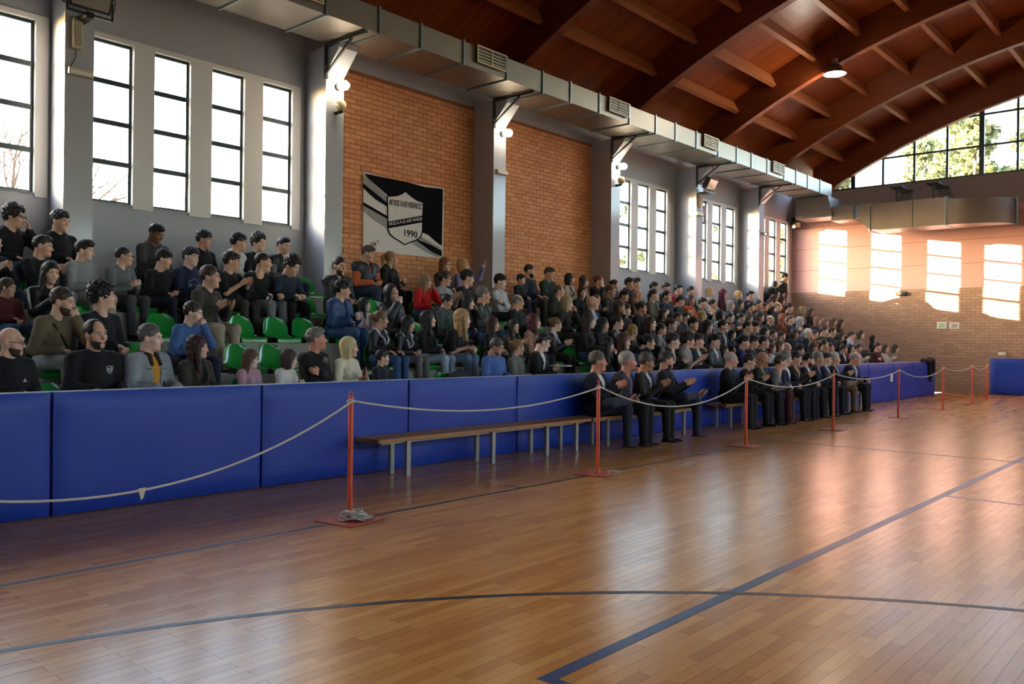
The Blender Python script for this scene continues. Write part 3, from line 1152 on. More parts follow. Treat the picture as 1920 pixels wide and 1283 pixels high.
def surf(prims, h):
    """surface nets over a list of rounded primitives"""
    bbs = [_bb(p) for p in prims if p[0] in 'ce']
    lo = np.min([b[0] for b in bbs], axis=0) - 2.2 * h
    hi = np.max([b[1] for b in bbs], axis=0) + 2.2 * h
    n = np.ceil((hi - lo) / h).astype(int) + 1
    gx, gy, gz = [lo[i] + h * np.arange(n[i]) for i in range(3)]
    F = np.full(n, 1.0, dtype=np.float64)
    mg = 0.045

    def block(b0, b1):
        i0 = np.clip(np.floor((b0 - mg - lo) / h).astype(int), 0, n - 1)
        i1 = np.clip(np.ceil((b1 + mg - lo) / h).astype(int) + 1, 1, n)
        s = tuple(slice(i0[i], i1[i]) for i in range(3))
        return s, gx[s[0]][:, None, None], gy[s[1]][None, :, None], gz[s[2]][None, None, :]
    for p in prims:
        if p[0] in 'ce':
            s, X, Y, Z = block(*_bb(p))
            d = _sdf(p, X, Y, Z)
            k = p[5]
            f = F[s]
            hh = np.maximum(k - np.abs(f - d), 0) / k
            F[s] = np.minimum(f, d) - hh * hh * k * 0.25
        elif p[0] == 's':
            s, X, Y, Z = block(*_bb(p[1]))
            d = -_sdf(p[1], X, Y, Z)
            k = p[2]
            f = F[s]
            hh = np.maximum(k - np.abs(f - d), 0) / k
            F[s] = np.maximum(f, d) + hh * hh * k * 0.25
        else:
            X, Y, Z = gx[:, None, None], gy[None, :, None], gz[None, None, :]
            if p[0] == 'p':
                F = np.maximum(F, (X - p[1][0]) * p[2][0] + (Y - p[1][1]) * p[2][1] + (Z - p[1][2]) * p[2][2])
            else:
                F = p[1](F, X, Y, Z)
    S = F < 0
    c = S[:-1, :-1, :-1].astype(np.int8)
    tot = sum(S[i:n[0] - 1 + i, j:n[1] - 1 + j, k:n[2] - 1 + k].astype(np.int8) for i, j, k in _CORN)
    act = (tot > 0) & (tot < 8)
    I = np.argwhere(act)
    if len(I) == 0:
        return np.zeros((0, 3)), np.zeros((0, 4), int)
    idx = np.full(act.shape, -1, dtype=np.int64)
    idx[act] = np.arange(len(I))
    C = np.stack([F[I[:, 0] + a, I[:, 1] + b, I[:, 2] + d] for a, b, d in _CORN], 1)
    P = np.zeros((len(I), 3))
    cnt = np.zeros(len(I))
    for a, b in _EDG:
        m = (C[:, a] < 0) != (C[:, b] < 0)
        t = C[m, a] / (C[m, a] - C[m, b])
        P[m] += _CORN[a] + t[:, None] * (_CORN[b] - _CORN[a])
        cnt[m] += 1
    V = lo + h * (I + P / cnt[:, None])
    Q = []
    for ax in range(3):
        b, d = [(1, 2), (2, 0), (0, 1)][ax]
        sl0 = [slice(None)] * 3
        sl1 = [slice(None)] * 3
        sl0[ax], sl1[ax] = slice(0, -1), slice(1, None)
        diff = S[tuple(sl0)] != S[tuple(sl1)]
        E = np.argwhere(diff)
        ok = (E[:, b] > 0) & (E[:, d] > 0) & (E[:, b] < n[b] - 1) & (E[:, d] < n[d] - 1)
        E = E[ok]
        inside0 = S[E[:, 0], E[:, 1], E[:, 2]]

        def cell(db, dd):
            e = E.copy()
            e[:, b] -= db
            e[:, d] -= dd
            return idx[e[:, 0], e[:, 1], e[:, 2]]
        q = np.stack([cell(1, 1), cell(0, 1), cell(0, 0), cell(1, 0)], 1)
        q[~inside0] = q[~inside0][:, ::-1]
        Q.append(q)
    return V, np.concatenate(Q)


def smooth_v(V, Q, it=1, w=0.5):
    for _ in range(it):
        A = np.zeros_like(V)
        c = np.zeros(len(V))
        for a, b in ((0, 1), (1, 2), (2, 3), (3, 0)):
            np.add.at(A, Q[:, a], V[Q[:, b]])
            np.add.at(A, Q[:, b], V[Q[:, a]])
            np.add.at(c, Q[:, a], 1)
            np.add.at(c, Q[:, b], 1)
        V = V * (1 - w) + w * A / np.maximum(c, 1)[:, None]
    return V


# ---- heads (face towards -Y, centre between the ears)
def head_prims(sex):
    w = {'m': 1.0, 'w': 0.95, 'c': 0.97}[sex]
    jaw = {'m': 1.0, 'w': 0.88, 'c': 0.86}[sex]
    ns = {'m': 1.0, 'w': 0.85, 'c': 0.7}[sex]
    p = [ell((0, .018, .034), (.076 * w, .096, .09)),
         ell((0, -.028, -.034), (.058 * w * jaw, .068, .082), k=.04),
         ell((0, -.045, -.092), (.036 * jaw, .04, .026), k=.03),
         cap((-.034, -.078, .03), (.034, -.078, .03), .016, k=.02),
         ell((-.038 * w, -.058, -.024), (.026, .026, .026), k=.03),
         ell((.038 * w, -.058, -.024), (.026, .026, .026), k=.03),
         sub(ell((-.032, -.106, .004), (.017, .016, .0125)), .012),
         sub(ell((.032, -.106, .004), (.017, .016, .0125)), .012),
         cap((0, -.088, .016), (0, -.088 - .026 * ns, -.032), .009, .0125 * ns, k=.014),
         cap((-.011, -.092, -.036), (.011, -.092, -.036), .010 * ns, k=.010),
         cap((-.019, -.084, -.063), (.019, -.084, -.063), .0085, k=.010),
         cap((-.016, -.083, -.074), (.016, -.083, -.074), .0085, k=.010),
         cap((0, -.08, -.100), (0, -.08, -.100), .018 * jaw, k=.03),
         ell((-.076 * w, .008, -.006), (.010, .021, .032), k=.008),
         ell((.076 * w, .008, -.006), (.010, .021, .032), k=.008),
         cap((0, .02, -.05), (0, .035, -.20), .055 if sex == 'm' else .044, .062 if sex == 'm' else .05, k=.03)]
    return p


_heads = {}


def sphere_patch(c, r, seg=8, rings=5):
    """front part of an ellipsoid eyeball, facing -Y"""
    V, Q = [(c[0], c[1] - r[1], c[2])], []
    for i in range(1, rings + 1):
        a = i / rings * PI / 2
        for k in range(seg):
            t = 2 * PI * k / seg
            V.append((c[0] + r[0] * math.sin(a) * math.cos(t), c[1] - r[1] * math.cos(a), c[2] + r[2] * math.sin(a) * math.sin(t)))
    for k in range(seg):
        Q.append((0, 1 + k, 1 + (k + 1) % seg, 1 + (k + 1) % seg))
    for i in range(rings - 1):
        for k in range(seg):
            a = 1 + i * seg
            Q.append((a + k, a + seg + k, a + seg + (k + 1) % seg, a + (k + 1) % seg))
    return V, Q


def head_mesh(sex, lod):
    key = (sex, lod)
    if key in _heads:
        return _heads[key]
    V, Q = surf(head_prims(sex), (.0058, .008, .0105)[lod])
    c = V[Q].mean(1)
    mi = np.zeros(len(Q), int)
    Vs, Qs, Ms = [V], [Q], [mi]
    off = len(V)

    def put(v, q, m):
        nonlocal off
        v = np.array(v, float)
        q = np.array([f if len(f) == 4 else (*f, f[-1]) for f in q])
        Vs.append(v)
        Qs.append(q + off)
        Ms.append(np.full(len(q), m))
        off += len(v)
    for z, r_, y in ((-.0655, .0042, -.0955), (-.0745, .005, -.0945)):
        b = MB().tube([(-.021, y + .007, z + .0), (-.009, y, z + .001), (.009, y, z + .001), (.021, y + .007, z)], [.002, r_, r_, .002], 6)
        put(b.v, [f for f in b.f if len(f) == 4], 1)
    for sx in (-1, 1):
        v, q = sphere_patch((sx * .032, -.086, .004), (.0155, .0105, .0062))
        put(v, q, 3)
        v, q = sphere_patch((sx * .032, -.0945, .004), (.0068, .0042, .0062), 8, 3)
        put(v, q, 4)
        # brow: a short bent strip with thickness
        b = MB().tube([(sx * .014, -.0945, .021), (sx * .030, -.0945, .027), (sx * .048, -.082, .022)],
                      [.0045, .005, .003] if sex != 'w' else [.003, .0035, .002], 5)
        q = []
        for f in b.f:
            if len(f) == 4:
                q.append(f)
            else:
                q += [(f[0], f[i], f[i + 1], f[i + 1]) for i in range(1, len(f) - 1)]
        put(b.v, q, 2)
    r = (np.concatenate(Vs), np.concatenate(Qs), np.concatenate(Ms))
    _heads[key] = r
    return r


# ---- hair, beards (head frame)
def _strand(amp, fr):
    def f(F, X, Y, Z):
        a = np.arctan2(X, -(Y - .02))
        return F + amp * np.sin(a * fr + 18 * Z) * (np.abs(F) < .05)
    return func(f)


def _curl(amp, fr):
    def f(F, X, Y, Z):
        return F + amp * (np.sin(fr * X + 5 * np.sin(.3 * fr * Z)) * np.sin(fr * Y + 1 + 3 * np.sin(.37 * fr * X)) + np.sin(fr * 1.3 * Z + 2 + 3 * np.sin(.4 * fr * Y)) * np.sin(fr * .8 * X + 1))
    return func(f)


def hair_prims(st):
    skull = lambda t, top=0.0: ell((0, .02, .036 + top / 2), (.076 + t, .097 + t, .091 + t + top / 2))
    face = sub(ell((0, -.122, -.03), (.068, .072, .122)), .006)
    side = [sub(ell((-.085, -.035, -.055), (.03, .052, .06)), .008), sub(ell((.085, -.035, -.055), (.03, .052, .06)), .008)]
    nape = plane((0, .06, -.055), (0, -.35, -.94))
    long_face = sub(ell((0, -.1, -.10), (.066, .088, .165)), .01)
    if st == 'short':
        return [skull(.007, .011), face, *side, nape, _curl(.0026, 120)]
    if st == 'crop':
        return [skull(.004), ell((0, -.012, .088), (.066, .088, .046), k=.02), sub(ell((0, -.125, -.05), (.07, .066, .115)), .006), *side, nape, _curl(.003, 130)]
    if st == 'quiff':
        return [skull(.006), ell((0, -.035, .098), (.064, .075, .048), k=.02), ell((0, -.072, .085), (.052, .034, .034), k=.02),
                sub(ell((0, -.125, -.06), (.066, .066, .115)), .006), *side, nape, _strand(.003, 26)]
    if st == 'fringe':
        return [skull(.008, .016), ell((0, -.05, .078), (.066, .055, .05), k=.02), sub(ell((0, -.118, -.06), (.06, .05, .10)), .006), *side, nape, _curl(.005, 120)]
    if st == 'curly':
        return [skull(.016, .03), ell((0, -.03, .09), (.07, .08, .052), k=.02), face, *side, nape, _curl(.007, 110)]
    if st == 'buzz':
        return [skull(.004), sub(ell((0, -.12, -.05), (.07, .068, .125)), .006), *side, nape]
    if st == 'receding':
        return [skull(.007), sub(ell((0, -.10, .05), (.058, .105, .10)), .01), face, *side, nape, _curl(.002, 150)]
    if st == 'ring':
        return [skull(.007), sub(ell((0, -.03, .11), (.068, .12, .085)), .01), face, *side, nape, _curl(.002, 150)]
    if st == 'long':
        return [skull(.012, .006), ell((0, .055, -.12), (.088, .058, .20), k=.05), cap((-.075, -.005, -.02), (-.082, .005, -.24), .026, .022, k=.03),
                cap((.075, -.005, -.02), (.082, .005, -.24), .026, .022, k=.03), long_face, _strand(.0042, 30)]
    if st == 'longfront':
        return [skull(.012, .006), ell((0, .05, -.10), (.088, .056, .17), k=.05), cap((-.078, -.01, .0), (-.088, -.055, -.29), .028, .024, k=.03),
                cap((.078, -.01, .0), (.088, -.055, -.29), .028, .024, k=.03), long_face, _strand(.0045, 28)]
    if st == 'wavy':
        return [skull(.018, .008), ell((0, .05, -.10), (.105, .066, .17), k=.05), cap((-.082, -.01, .0), (-.10, -.05, -.27), .034, .03, k=.03),
                cap((.082, -.01, .0), (.10, -.05, -.27), .034, .03, k=.03), long_face, _curl(.0035, 70), _strand(.003, 24)]
    if st == 'bob':
        return [skull(.014, .008), ell((0, .04, -.06), (.094, .07, .115), k=.05), cap((-.08, -.012, .0), (-.084, -.018, -.12), .026, .022, k=.03),
                cap((.08, -.012, .0), (.084, -.018, -.12), .026, .022, k=.03), long_face, _strand(.004, 26)]
    if st == 'pony':
        return [skull(.007), face, *side, nape, cap((0, .105, .06), (0, .145, .02), .03, .034, k=.02), cap((0, .145, .02), (0, .135, -.17), .032, .016, k=.02), _strand(.003, 30)]
    if st == 'bun':
        return [skull(.007), face, *side, nape, ell((0, .115, .06), (.042, .038, .042), k=.015), _strand(.003, 30)]
    if st == 'hood':
        return [ell((0, .03, .03), (.108, .118, .128)), ell((0, .05, -.12), (.10, .085, .10), k=.06), sub(ell((0, -.10, -.02), (.076, .12, .125)), .015)]
    if st == 'beanie':
        return [ell((0, .016, .06), (.087, .107, .086)), cap((-.06, -.03, .045), (.06, -.03, .045), .03, k=.02), plane((0, 0, .030), (0, -.1, -1)), _strand(.002, 60)]
    if st == 'beard':
        return [ell((0, -.03, -.055), (.063, .070, .068)), ell((0, -.052, -.102), (.04, .042, .03), k=.03), ell((0, -.078, -.05), (.028, .022, .012), k=.01),
                plane((0, 0, -.036), (0, -.25, 1)), plane((0, .0, 0), (0, 1, .1)), sub(ell((0, -.11, -.069), (.020, .03, .007)), .003), _curl(.0015, 160)]
    if st == 'stubble':
        return [ell((0, -.03, -.05), (.0595, .067, .07)), ell((0, -.048, -.097), (.037, .039, .026), k=.03), plane((0, 0, -.04), (0, -.25, 1)), plane((0, .0, 0), (0, 1, .1)),
                sub(ell((0, -.11, -.068), (.021, .03, .009)), .005)]
    raise KeyError(st)


_hair = {}


def hair_mesh(st, lod):
    key = (st, lod)
    if key not in _hair:
        V, Q = surf(hair_prims(st), (.0065, .009, .012)[lod])
        _hair[key] = mesh_np(st, V, Q, M_SHINY if st in ('hood', 'beanie') else M_HAIR)
    return _hair[key]


# ---- hands (right hand: fingers +Y, back of the hand +Z, thumb -X)
_hands = {}


def hand_mesh(kind, lod, left):
    key = (kind, lod, left)
    if key in _hands:
        return _hands[key]
    c1, c2, c3 = {'flat': (6, 8, 5), 'relax': (22, 28, 18), 'clasp': (48, 58, 25), 'fist': (72, 88, 45), 'grip': (38, 48, 30)}[kind]
    p = [ell((0, .045, 0), (.041, .055, .0165)), cap((0, -.022, 0), (0, .012, 0), .024, .025), cap((-.026, .08, 0), (.027, .076, 0), .0115, k=.015)]
    for x, y, L, r in ((-.0295, .083, .072, .0092), (-.0098, .088, .080, .0096), (.0100, .085, .074, .0090), (.0285, .077, .058, .0082)):
        a = np.array((x, y, 0.0))
        ang = 0
        for (c, f) in ((c1, .45), (c2, .30), (c3, .25)):
            ang += R(c)
            b = a + L * f * np.array((x * 1.2, math.cos(ang), -math.sin(ang)))
            p.append(cap(a, b, r, r * .93, k=.005))
            r *= .93
            a = b
    t = .5 if kind in ('fist', 'clasp', 'grip') else 0
    p += [cap((-.022, .018, -.006), (-.05, .048, -.014), .014, .0115, k=.015), cap((-.05, .048, -.014), (-.056 + .018 * t, .085 - .005 * t, -.02 - .02 * t), .0105, .0085, k=.006)]
    V, Q = surf(p, (.0048, .0068, .010)[lod])
    if left:
        V = V * np.array((-1, 1, 1))
        Q = Q[:, ::-1]
    _hands[key] = (V, Q)
    return _hands[key]


# ---- poses.  Person frame: origin on the seat, facing -Y, own left = +X
def _hp(w, f, n, kind='relax', pole=(0.55, .5, -.7)):
    return dict(w=w, f=f, n=n, kind=kind, pole=pole)


def mir(h):
    return dict(w=(-h['w'][0], *h['w'][1:]), f=(-h['f'][0], *h['f'][1:]), n=(-h['n'][0], *h['n'][1:]), kind=h['kind'], pole=(-h['pole'][0], *h['pole'][1:]))


H_LAP = _hp((.10, -.27, .235), (-.7, -.55, -.25), (0, .1, -1), 'clasp')
H_LAP2 = _hp((.09, -.30, .262), (-.8, -.5, -.2), (0, .1, -1), 'clasp')
H_THIGH = _hp((.13, -.28, .235), (.0, -.95, -.2), (0, 0, -1), 'relax')
H_CLAP = _hp((.075, -.33, .40), (-.25, -.75, .5), (-1, 0, -.1), 'flat')
H_CLAP_OPEN = _hp((.11, -.30, .38), (-.15, -.85, .5), (-.9, 0, .3), 'flat')
H_KNEE = _hp((.09, -.42, .26), (-.6, -.7, -.3), (-.4, 0, -.9), 'clasp')
H_CHIN = _hp((.05, -.245, .585), (-.25, .0, 1), (0, 1, .2), 'fist', (.4, -.3, -1))
H_CHEEK = _hp((.12, -.20, .58), (-.1, .05, 1), (-.9, .4, 0), 'relax', (.6, -.2, -1))
H_CROSS_T = _hp((-.13, -.195, .345), (-.9, .1, .2), (.1, 1, 0), 'relax', (.8, .1, -.6))
H_CROSS_U = _hp((-.10, -.165, .30), (-.9, .2, .1), (.1, 1, 0), 'relax', (.8, .1, -.6))
H_PHONE = _hp((.06, -.31, .33), (-.3, -.8, .45), (-.2, .4, .8), 'grip')
H_DRINK = _hp((.07, -.27, .56), (-.5, -.3, .6), (-.3, .9, .2), 'grip', (.6, -.1, -1))
H_CUP = _hp((.10, -.33, .30), (-.55, -.75, .25), (-.8, .3, 0), 'grip')
H_PHOTO = _hp((.10, -.42, .70), (.0, -.35, .9), (-.6, -.6, 0), 'grip', (.6, -.1, -1))
POSES = {
    'lap': dict(lean=4, L=H_LAP, R=mir(H_LAP2)),
    'lap2': dict(lean=12, twist=-8, L=H_LAP2, R=mir(H_LAP)),
    'thigh': dict(lean=2, L=H_THIGH, R=mir(H_THIGH)),
    'clap': dict(lean=6, L=H_CLAP, R=mir(H_CLAP)),
    'clap2': dict(lean=10, twist=10, L=H_CLAP_OPEN, R=mir(H_CLAP_OPEN)),
    'knees': dict(lean=27, L=H_KNEE, R=mir(H_KNEE)),
    'knees2': dict(lean=20, twist=-12, L=H_KNEE, R=mir(H_LAP2)),
    'chin': dict(lean=16, L=H_LAP, R=mir(H_CHIN)),
    'chinL': dict(lean=14, L=H_CHIN, R=mir(H_LAP)),
    'cheek': dict(lean=10, L=H_CHEEK, R=mir(H_LAP)),
    'crossed': dict(lean=2, L=H_CROSS_T, R=mir(H_CROSS_U)),
    'phone': dict(lean=14, L=H_PHONE, R=mir(H_PHONE)),
    'drink': dict(lean=4, L=H_LAP, R=mir(H_DRINK)),
    'cup': dict(lean=10, L=H_CUP, R=mir(H_LAP2)),
    'photo': dict(lean=2, L=H_PHOTO, R=mir(H_LAP)),
    'leg4': dict(lean=-4, L=H_CLAP_OPEN, R=mir(H_CLAP_OPEN), legs='four'),
    'leg4b': dict(lean=2, L=H_CLAP, R=mir(H_CLAP), legs='four'),
    'handson': dict(lean=8, L=H_THIGH, R=mir(H_CHEEK)),
    'stand': dict(lean=4, L=dict(H_THIGH, w=(.24, -.05, .62), f=(0, -.2, -1), n=(-1, 0, 0)), R=mir(dict(H_THIGH, w=(.24, -.05, .62), f=(0, -.2, -1), n=(-1, 0, 0))), legs='stand'),
    'bend': dict(lean=62, twist=20, L=dict(H_THIGH, w=(.16, -.52, .42), f=(0, -.3, -1), n=(-1, 0, 0)), R=mir(dict(H_THIGH, w=(.16, -.52, .42), f=(0, -.3, -1), n=(-1, 0, 0))), legs='stand'),
    'kneel': dict(lean=14, twist=12, L=H_THIGH, R=mir(H_THIGH), legs='wide'),
}


def rotm(ax, a):
    return np.array(Matrix.Rotation(a, 3, ax))


_skel = {}


def skeleton(pose):
    if pose in _skel:
        return _skel[pose]
    P = POSES[pose]
    T = rotm('Z', R(P.get('twist', 0))) @ rotm('X', R(P.get('lean', 0)))
    pel = np.array((0, 0, .105 if P.get('legs') != 'stand' else .50))
    J = {'T': T, 'pel': pel}
    tp = lambda x, y, z: pel + T @ np.array((x, y, z))
    J['tp'] = tp
    J['nb'] = tp(0, .005, .475)
    J['hd'] = J['nb'] + T @ np.array((0, -.014, .092)) + np.array((0, -.014, .070))
    for s, n in ((1, 'L'), (-1, 'R')):
        h = P[n]
        sh = tp(s * .184, .0, .398)
        # the wrist target is written for an upright trunk; let it follow half the lean
        w = np.array(h['w'], float)
        w = w + 0.55 * (T @ (w - pel) + pel - w) if abs(P.get('lean', 0)) > 8 and w[2] > .3 else w
        d = w - sh
        D = np.linalg.norm(d)
        l1, l2 = .275, .25
        if D > l1 + l2 - .004:
            w = sh + d / D * (l1 + l2 - .004)
            d = w - sh
            D = np.linalg.norm(d)
        a = (l1 * l1 - l2 * l2 + D * D) / (2 * D)
        hgt = math.sqrt(max(l1 * l1 - a * a, 0))
        u = d / D
        pole = np.array(h['pole'], float)
        pole = pole - u * (pole @ u)
        pole /= np.linalg.norm(pole)
        el = sh + u * a + pole * hgt
        f = np.array(h['f'], float)
        f /= np.linalg.norm(f)
        back = -np.array(h['n'], float)
        back = back - f * (back @ f)
        back /= np.linalg.norm(back)
        x = np.cross(f, back)
        J[n] = dict(sh=sh, el=el, wr=w, M=np.stack([x, f, back], 1), kind=h['kind'])
        hip = np.array((s * .095, -.01, .095))
        sp = {'four': .12, 'wide': .2}.get(P.get('legs'), .11)
        kn = np.array((s * (sp + .02), -.425, .095))
        an = np.array((s * sp, -.44, -.375))
        ft = np.array((0.04 * s, -1, 0))
        if P.get('legs') == 'stand':
            hip = np.array((s * .095, .0, .48))
            kn = np.array((s * .10, -.02, .05))
            an = np.array((s * .11, .02, -.375))
        if P.get('legs') == 'four' and n == 'R':
            kn = np.array((-.27, -.34, .20))
            an = np.array((.11, -.43, .215))
            ft = np.array((.35, -.55, .55))
        J[n].update(hip=hip, kn=kn, an=an, ft=ft / np.linalg.norm(ft))
    _skel[pose] = J
    return J


BUILD = {'m': (1.10, 1.08, 0), 't': (1.03, 1.0, 0), 'f': (1.22, 1.30, 0), 'w': (.97, .96, 1), 'wf': (1.07, 1.12, 1)}


def torso_prims(J, b, o, top=.5):
    w, dp, fem = BUILD[b]
    tp, T = J['tp'], J['T']
    p = [ell(tp(0, .0, .0), (.155 * (w if not fem else w * 1.08) + o, .112 * dp + o, .115 + o), rot=T, k=.06),
         ell(tp(0, -.012 * dp, .15), (.138 * w + o, .104 * dp * (1.08 if b in ('f', 'wf') else 1) + o, .15 + o), rot=T, k=.06),
         ell(tp(0, .0, .30), (.152 * w + o, .112 * dp + o, .165 + o), rot=T, k=.06),
         cap(tp(-.135 * w, .008, .395), tp(.135 * w, .008, .395), .052 + o, k=.05),
         cap(tp(-.045, .018, .452), tp(-.155 * w, .010, .402), .038 + o, .046 + o, k=.04),
         cap(tp(.045, .018, .452), tp(.155 * w, .010, .402), .038 + o, .046 + o, k=.04)]
    if fem:
        p += [ell(tp(-.068, -.085, .29), (.062 + o, .058 + o, .062 + o), rot=T, k=.03), ell(tp(.068, -.085, .29), (.062 + o, .058 + o, .062 + o), rot=T, k=.03)]
    return p


def arm_prims(J, n, b, o, frac=1.0, cuff=0.0):
    w = BUILD[b][0]
    q = J[n]
    g = .62 + .40 * w
    if frac <= .55:
        e = q['sh'] + (q['el'] - q['sh']) * (frac / .5)
        return [cap(q['sh'], e, .056 * g + o, .047 * g + o + cuff, k=.035)]
    e = q['el'] + (q['wr'] - q['el']) * (frac - .5) / .5
    return [cap(q['sh'], q['el'], .055 * g + o, .043 * g + o, k=.035), cap(q['el'], e, .043 * g + o, .032 * g + o + cuff, k=.03)]


def leg_prims(J, n, b, o, hem=0.0):
    w = BUILD[b][0]
    q = J[n]
    kn, an = q['kn'], q['an']
    e = kn + (an - kn) * .97
    return [cap(q['hip'], kn, .083 * w + o, .058 * w + o, k=.05), cap(kn, e, .055 * w + o, .036 + o + hem, k=.035)]


def wrinkle(amp, f=42.0):
    def g(F, X, Y, Z):
        return F + amp * (np.sin(f * Z + 9 * X + 5 * np.sin(21 * Y)) * np.sin(f * .6 * X + 17 * Y + 1.7) + .6 * np.sin(f * .45 * Y + f * .5 * Z))
    return func(g)


_cache = {}


def body_part(pose, b, lod, bare=False):
    key = ('body', pose, b, lod, bare)
    if key in _cache:
        return _cache[key]
    J = skeleton(pose)
    o = -.016
    p = torso_prims(J, b, o)
    p += [cap(J['tp'](0, .01, .42), J['nb'] + (J['hd'] - J['nb']) * .55, .055, .047, k=.03)]
    for n in 'LR':
        p += arm_prims(J, n, b, -.003 if bare else -.012)
        p += leg_prims(J, n, b, o)
        q = J[n]
        p += [cap(q['an'], q['an'] + q['ft'] * .15 + np.array((0, 0, -.045 if q['ft'][2] < .2 else 0)), .024, .016, k=.03)]
    h = (.015, .02, .03)[lod] if bare else (.021, .026, .034)[lod]
    V, Q = surf(p, h)
    hv, hq = [V], [Q]
    off = len(V)
    for n in 'LR':
        hV, hQ = hand_mesh(J[n]['kind'], lod, n == 'L')
        hv.append(J[n]['wr'] + hV @ J[n]['M'].T)
        hq.append(hQ + off)
        off += len(hV)
    _cache[key] = (np.concatenate(hv), np.concatenate(hq))
    return _cache[key]


def garment(pose, b, lod, style):
    """style -> list of (part name, mesh, which colour)"""
    key = ('g', pose, b, lod, style)
    if key in _cache:
        return _cache[key]
    J = skeleton(pose)
    T, tp = J['T'], J['tp']
    h = (.0125, .017, .023)[lod]
    nrm = T @ np.array((0, .12, .99))
    neck = plane(tp(0, 0, .502), nrm)
    hem = plane(tp(0, 0, -.055), -(T @ np.array((0, 0, 1.0))))
    res = []

    def make(name, prims, col, mat=M_CLOTH):
        V, Q = surf(prims, h)
        res.append((name, mesh_np(name, V, Q, mat), col))

    def front_cut(z0, w0, z1, w1):
        """a wedge opened at the front of the trunk between heights z0 and z1"""
        Ti = T.T
        o0 = J['pel']

        def g(F, X, Y, Z):
            x, y, z = X - o0[0], Y - o0[1], Z - o0[2]
            lx = Ti[0][0] * x + Ti[0][1] * y + Ti[0][2] * z
            ly = Ti[1][0] * x + Ti[1][1] * y + Ti[1][2] * z
            lz = Ti[2][0] * x + Ti[2][1] * y + Ti[2][2] * z
            wd = w0 + (w1 - w0) * np.clip((lz - z0) / (z1 - z0), 0, 1)
            cut = np.minimum(np.minimum(wd - np.abs(lx), -.02 - ly), lz - z0)
            return np.maximum(F, cut)
        return func(g)
    arms = lambda o, fr=1.0, cf=0.004: [q for n in 'LR' for q in arm_prims(J, n, b, o, fr, cf)]
    collar = lambda r, z=.478, rx=.062, ry=.06: [cap(tp(rx * math.cos(a), .012 + ry * math.sin(a), z + .012 * math.sin(a)),
                                                   tp(rx * math.cos(a + .55), .012 + ry * math.sin(a + .55), z + .012 * math.sin(a + .55)), r, k=.008) for a in np.arange(0, 2 * PI, .524)]
    neckhole = sub(cap(tp(0, .0, .44), J['hd'], .052, .055), .012)
    if style in ('sweater', 'hoodie', 'polo', 'turtle'):
        p = torso_prims(J, b, .012) + [neck, hem] + arms(.013)
        if style == 'hoodie':
            p += [ell(tp(0, .075, .475), (.105, .06, .062), rot=T, k=.04), cap(tp(-.085, .0, .49), tp(-.03, -.085, .43), .022, k=.02), cap(tp(.085, .0, .49), tp(.03, -.085, .43), .022, k=.02)]
        if style == 'polo':
            p += collar(.014, .485)
        if style == 'turtle':
            p += [cap(tp(0, .008, .45), tp(0, -.002, .525), .062, .058, k=.02)]
        p += [wrinkle(.0035)]
        make({'polo': 'sweater', 'turtle': 'sweater'}.get(style, style), p, 0)
    elif style == 'tee':
        make('t_shirt', torso_prims(J, b, .011) + [neck, hem] + arms(.014, .42, .008) + [wrinkle(.003)], 0)
    elif style in ('jacket', 'coat', 'suit', 'puffer', 'track'):
        o = {'puffer': .03, 'coat': .022, 'jacket': .018, 'suit': .015, 'track': .014}[style]
        p = torso_prims(J, b, o) + [neck, plane(tp(0, 0, -.09), -(T @ np.array((0, 0, 1.0))))]
        if style in ('jacket', 'coat', 'puffer'):
            p += [q for q in collar(.017, .482)] + [neckhole]
        if style == 'suit':
            p += [cap(tp(s * .055, .03, .487), tp(s * .03, -.125, .20), .012, .012, k=.012) for s in (-1, 1)]
        cut = {'jacket': (-.2, .05, .46, .075), 'coat': (-.2, .03, .46, .06), 'suit': (.10, .003, .47, .075), 'puffer': (.12, .01, .47, .05), 'track': (.30, .004, .47, .035)}[style]
        p += [front_cut(*cut)] + arms(o, .98, .006) + [wrinkle(.0035 if style != 'puffer' else .006, 42 if style != 'puffer' else 60)]
        make('jacket' if style != 'coat' else 'coat', p, 0, M_SHINY if style in ('puffer', 'track') else M_CLOTH)
        pi = torso_prims(J, b, .006) + [neck, hem]
        if style == 'suit':
            pi += collar(.011, .485)
        make('shirt', pi, 1)
    elif style == 'vest':
        p = torso_prims(J, b, .03) + [neck, *collar(.02, .485), neckhole, front_cut(.3, .004, .47, .03), hem] + arms(.032, .06, 0) + [wrinkle(.005, 62)]
        make('vest', p, 0, M_SHINY)
        make('shirt', torso_prims(J, b, .008) + [neck, hem] + arms(.014) + [wrinkle(.003)], 1)
    _cache[key] = res
    return res


def trousers(pose, b, lod, style='slim'):
    key = ('t', pose, b, lod, style)
    if key in _cache:
        return _cache[key]
    J = skeleton(pose)
    T, tp = J['T'], J['tp']
    o = .010 if style == 'slim' else .016
    w, dp, fem = BUILD[b]
    p = [ell(tp(0, .0, .0), (.158 * w * (1.08 if fem else 1) + o, .113 * dp + o, .12 + o), rot=T, k=.06)]
    p += [plane(tp(0, 0, .09), T @ np.array((0, 0, 1.0)))]
    for n in 'LR':
        p += leg_prims(J, n, b, o, .012 if style == 'slim' else .03)
    p += [wrinkle(.003, 48)]
    V, Q = surf(p, (.014, .019, .026)[lod])
    V[:, 2] = np.maximum(V[:, 2], -.452)
    _cache[key] = mesh_np('trousers', V, Q, M_DENIM)
    return _cache[key]


_shoe = {}


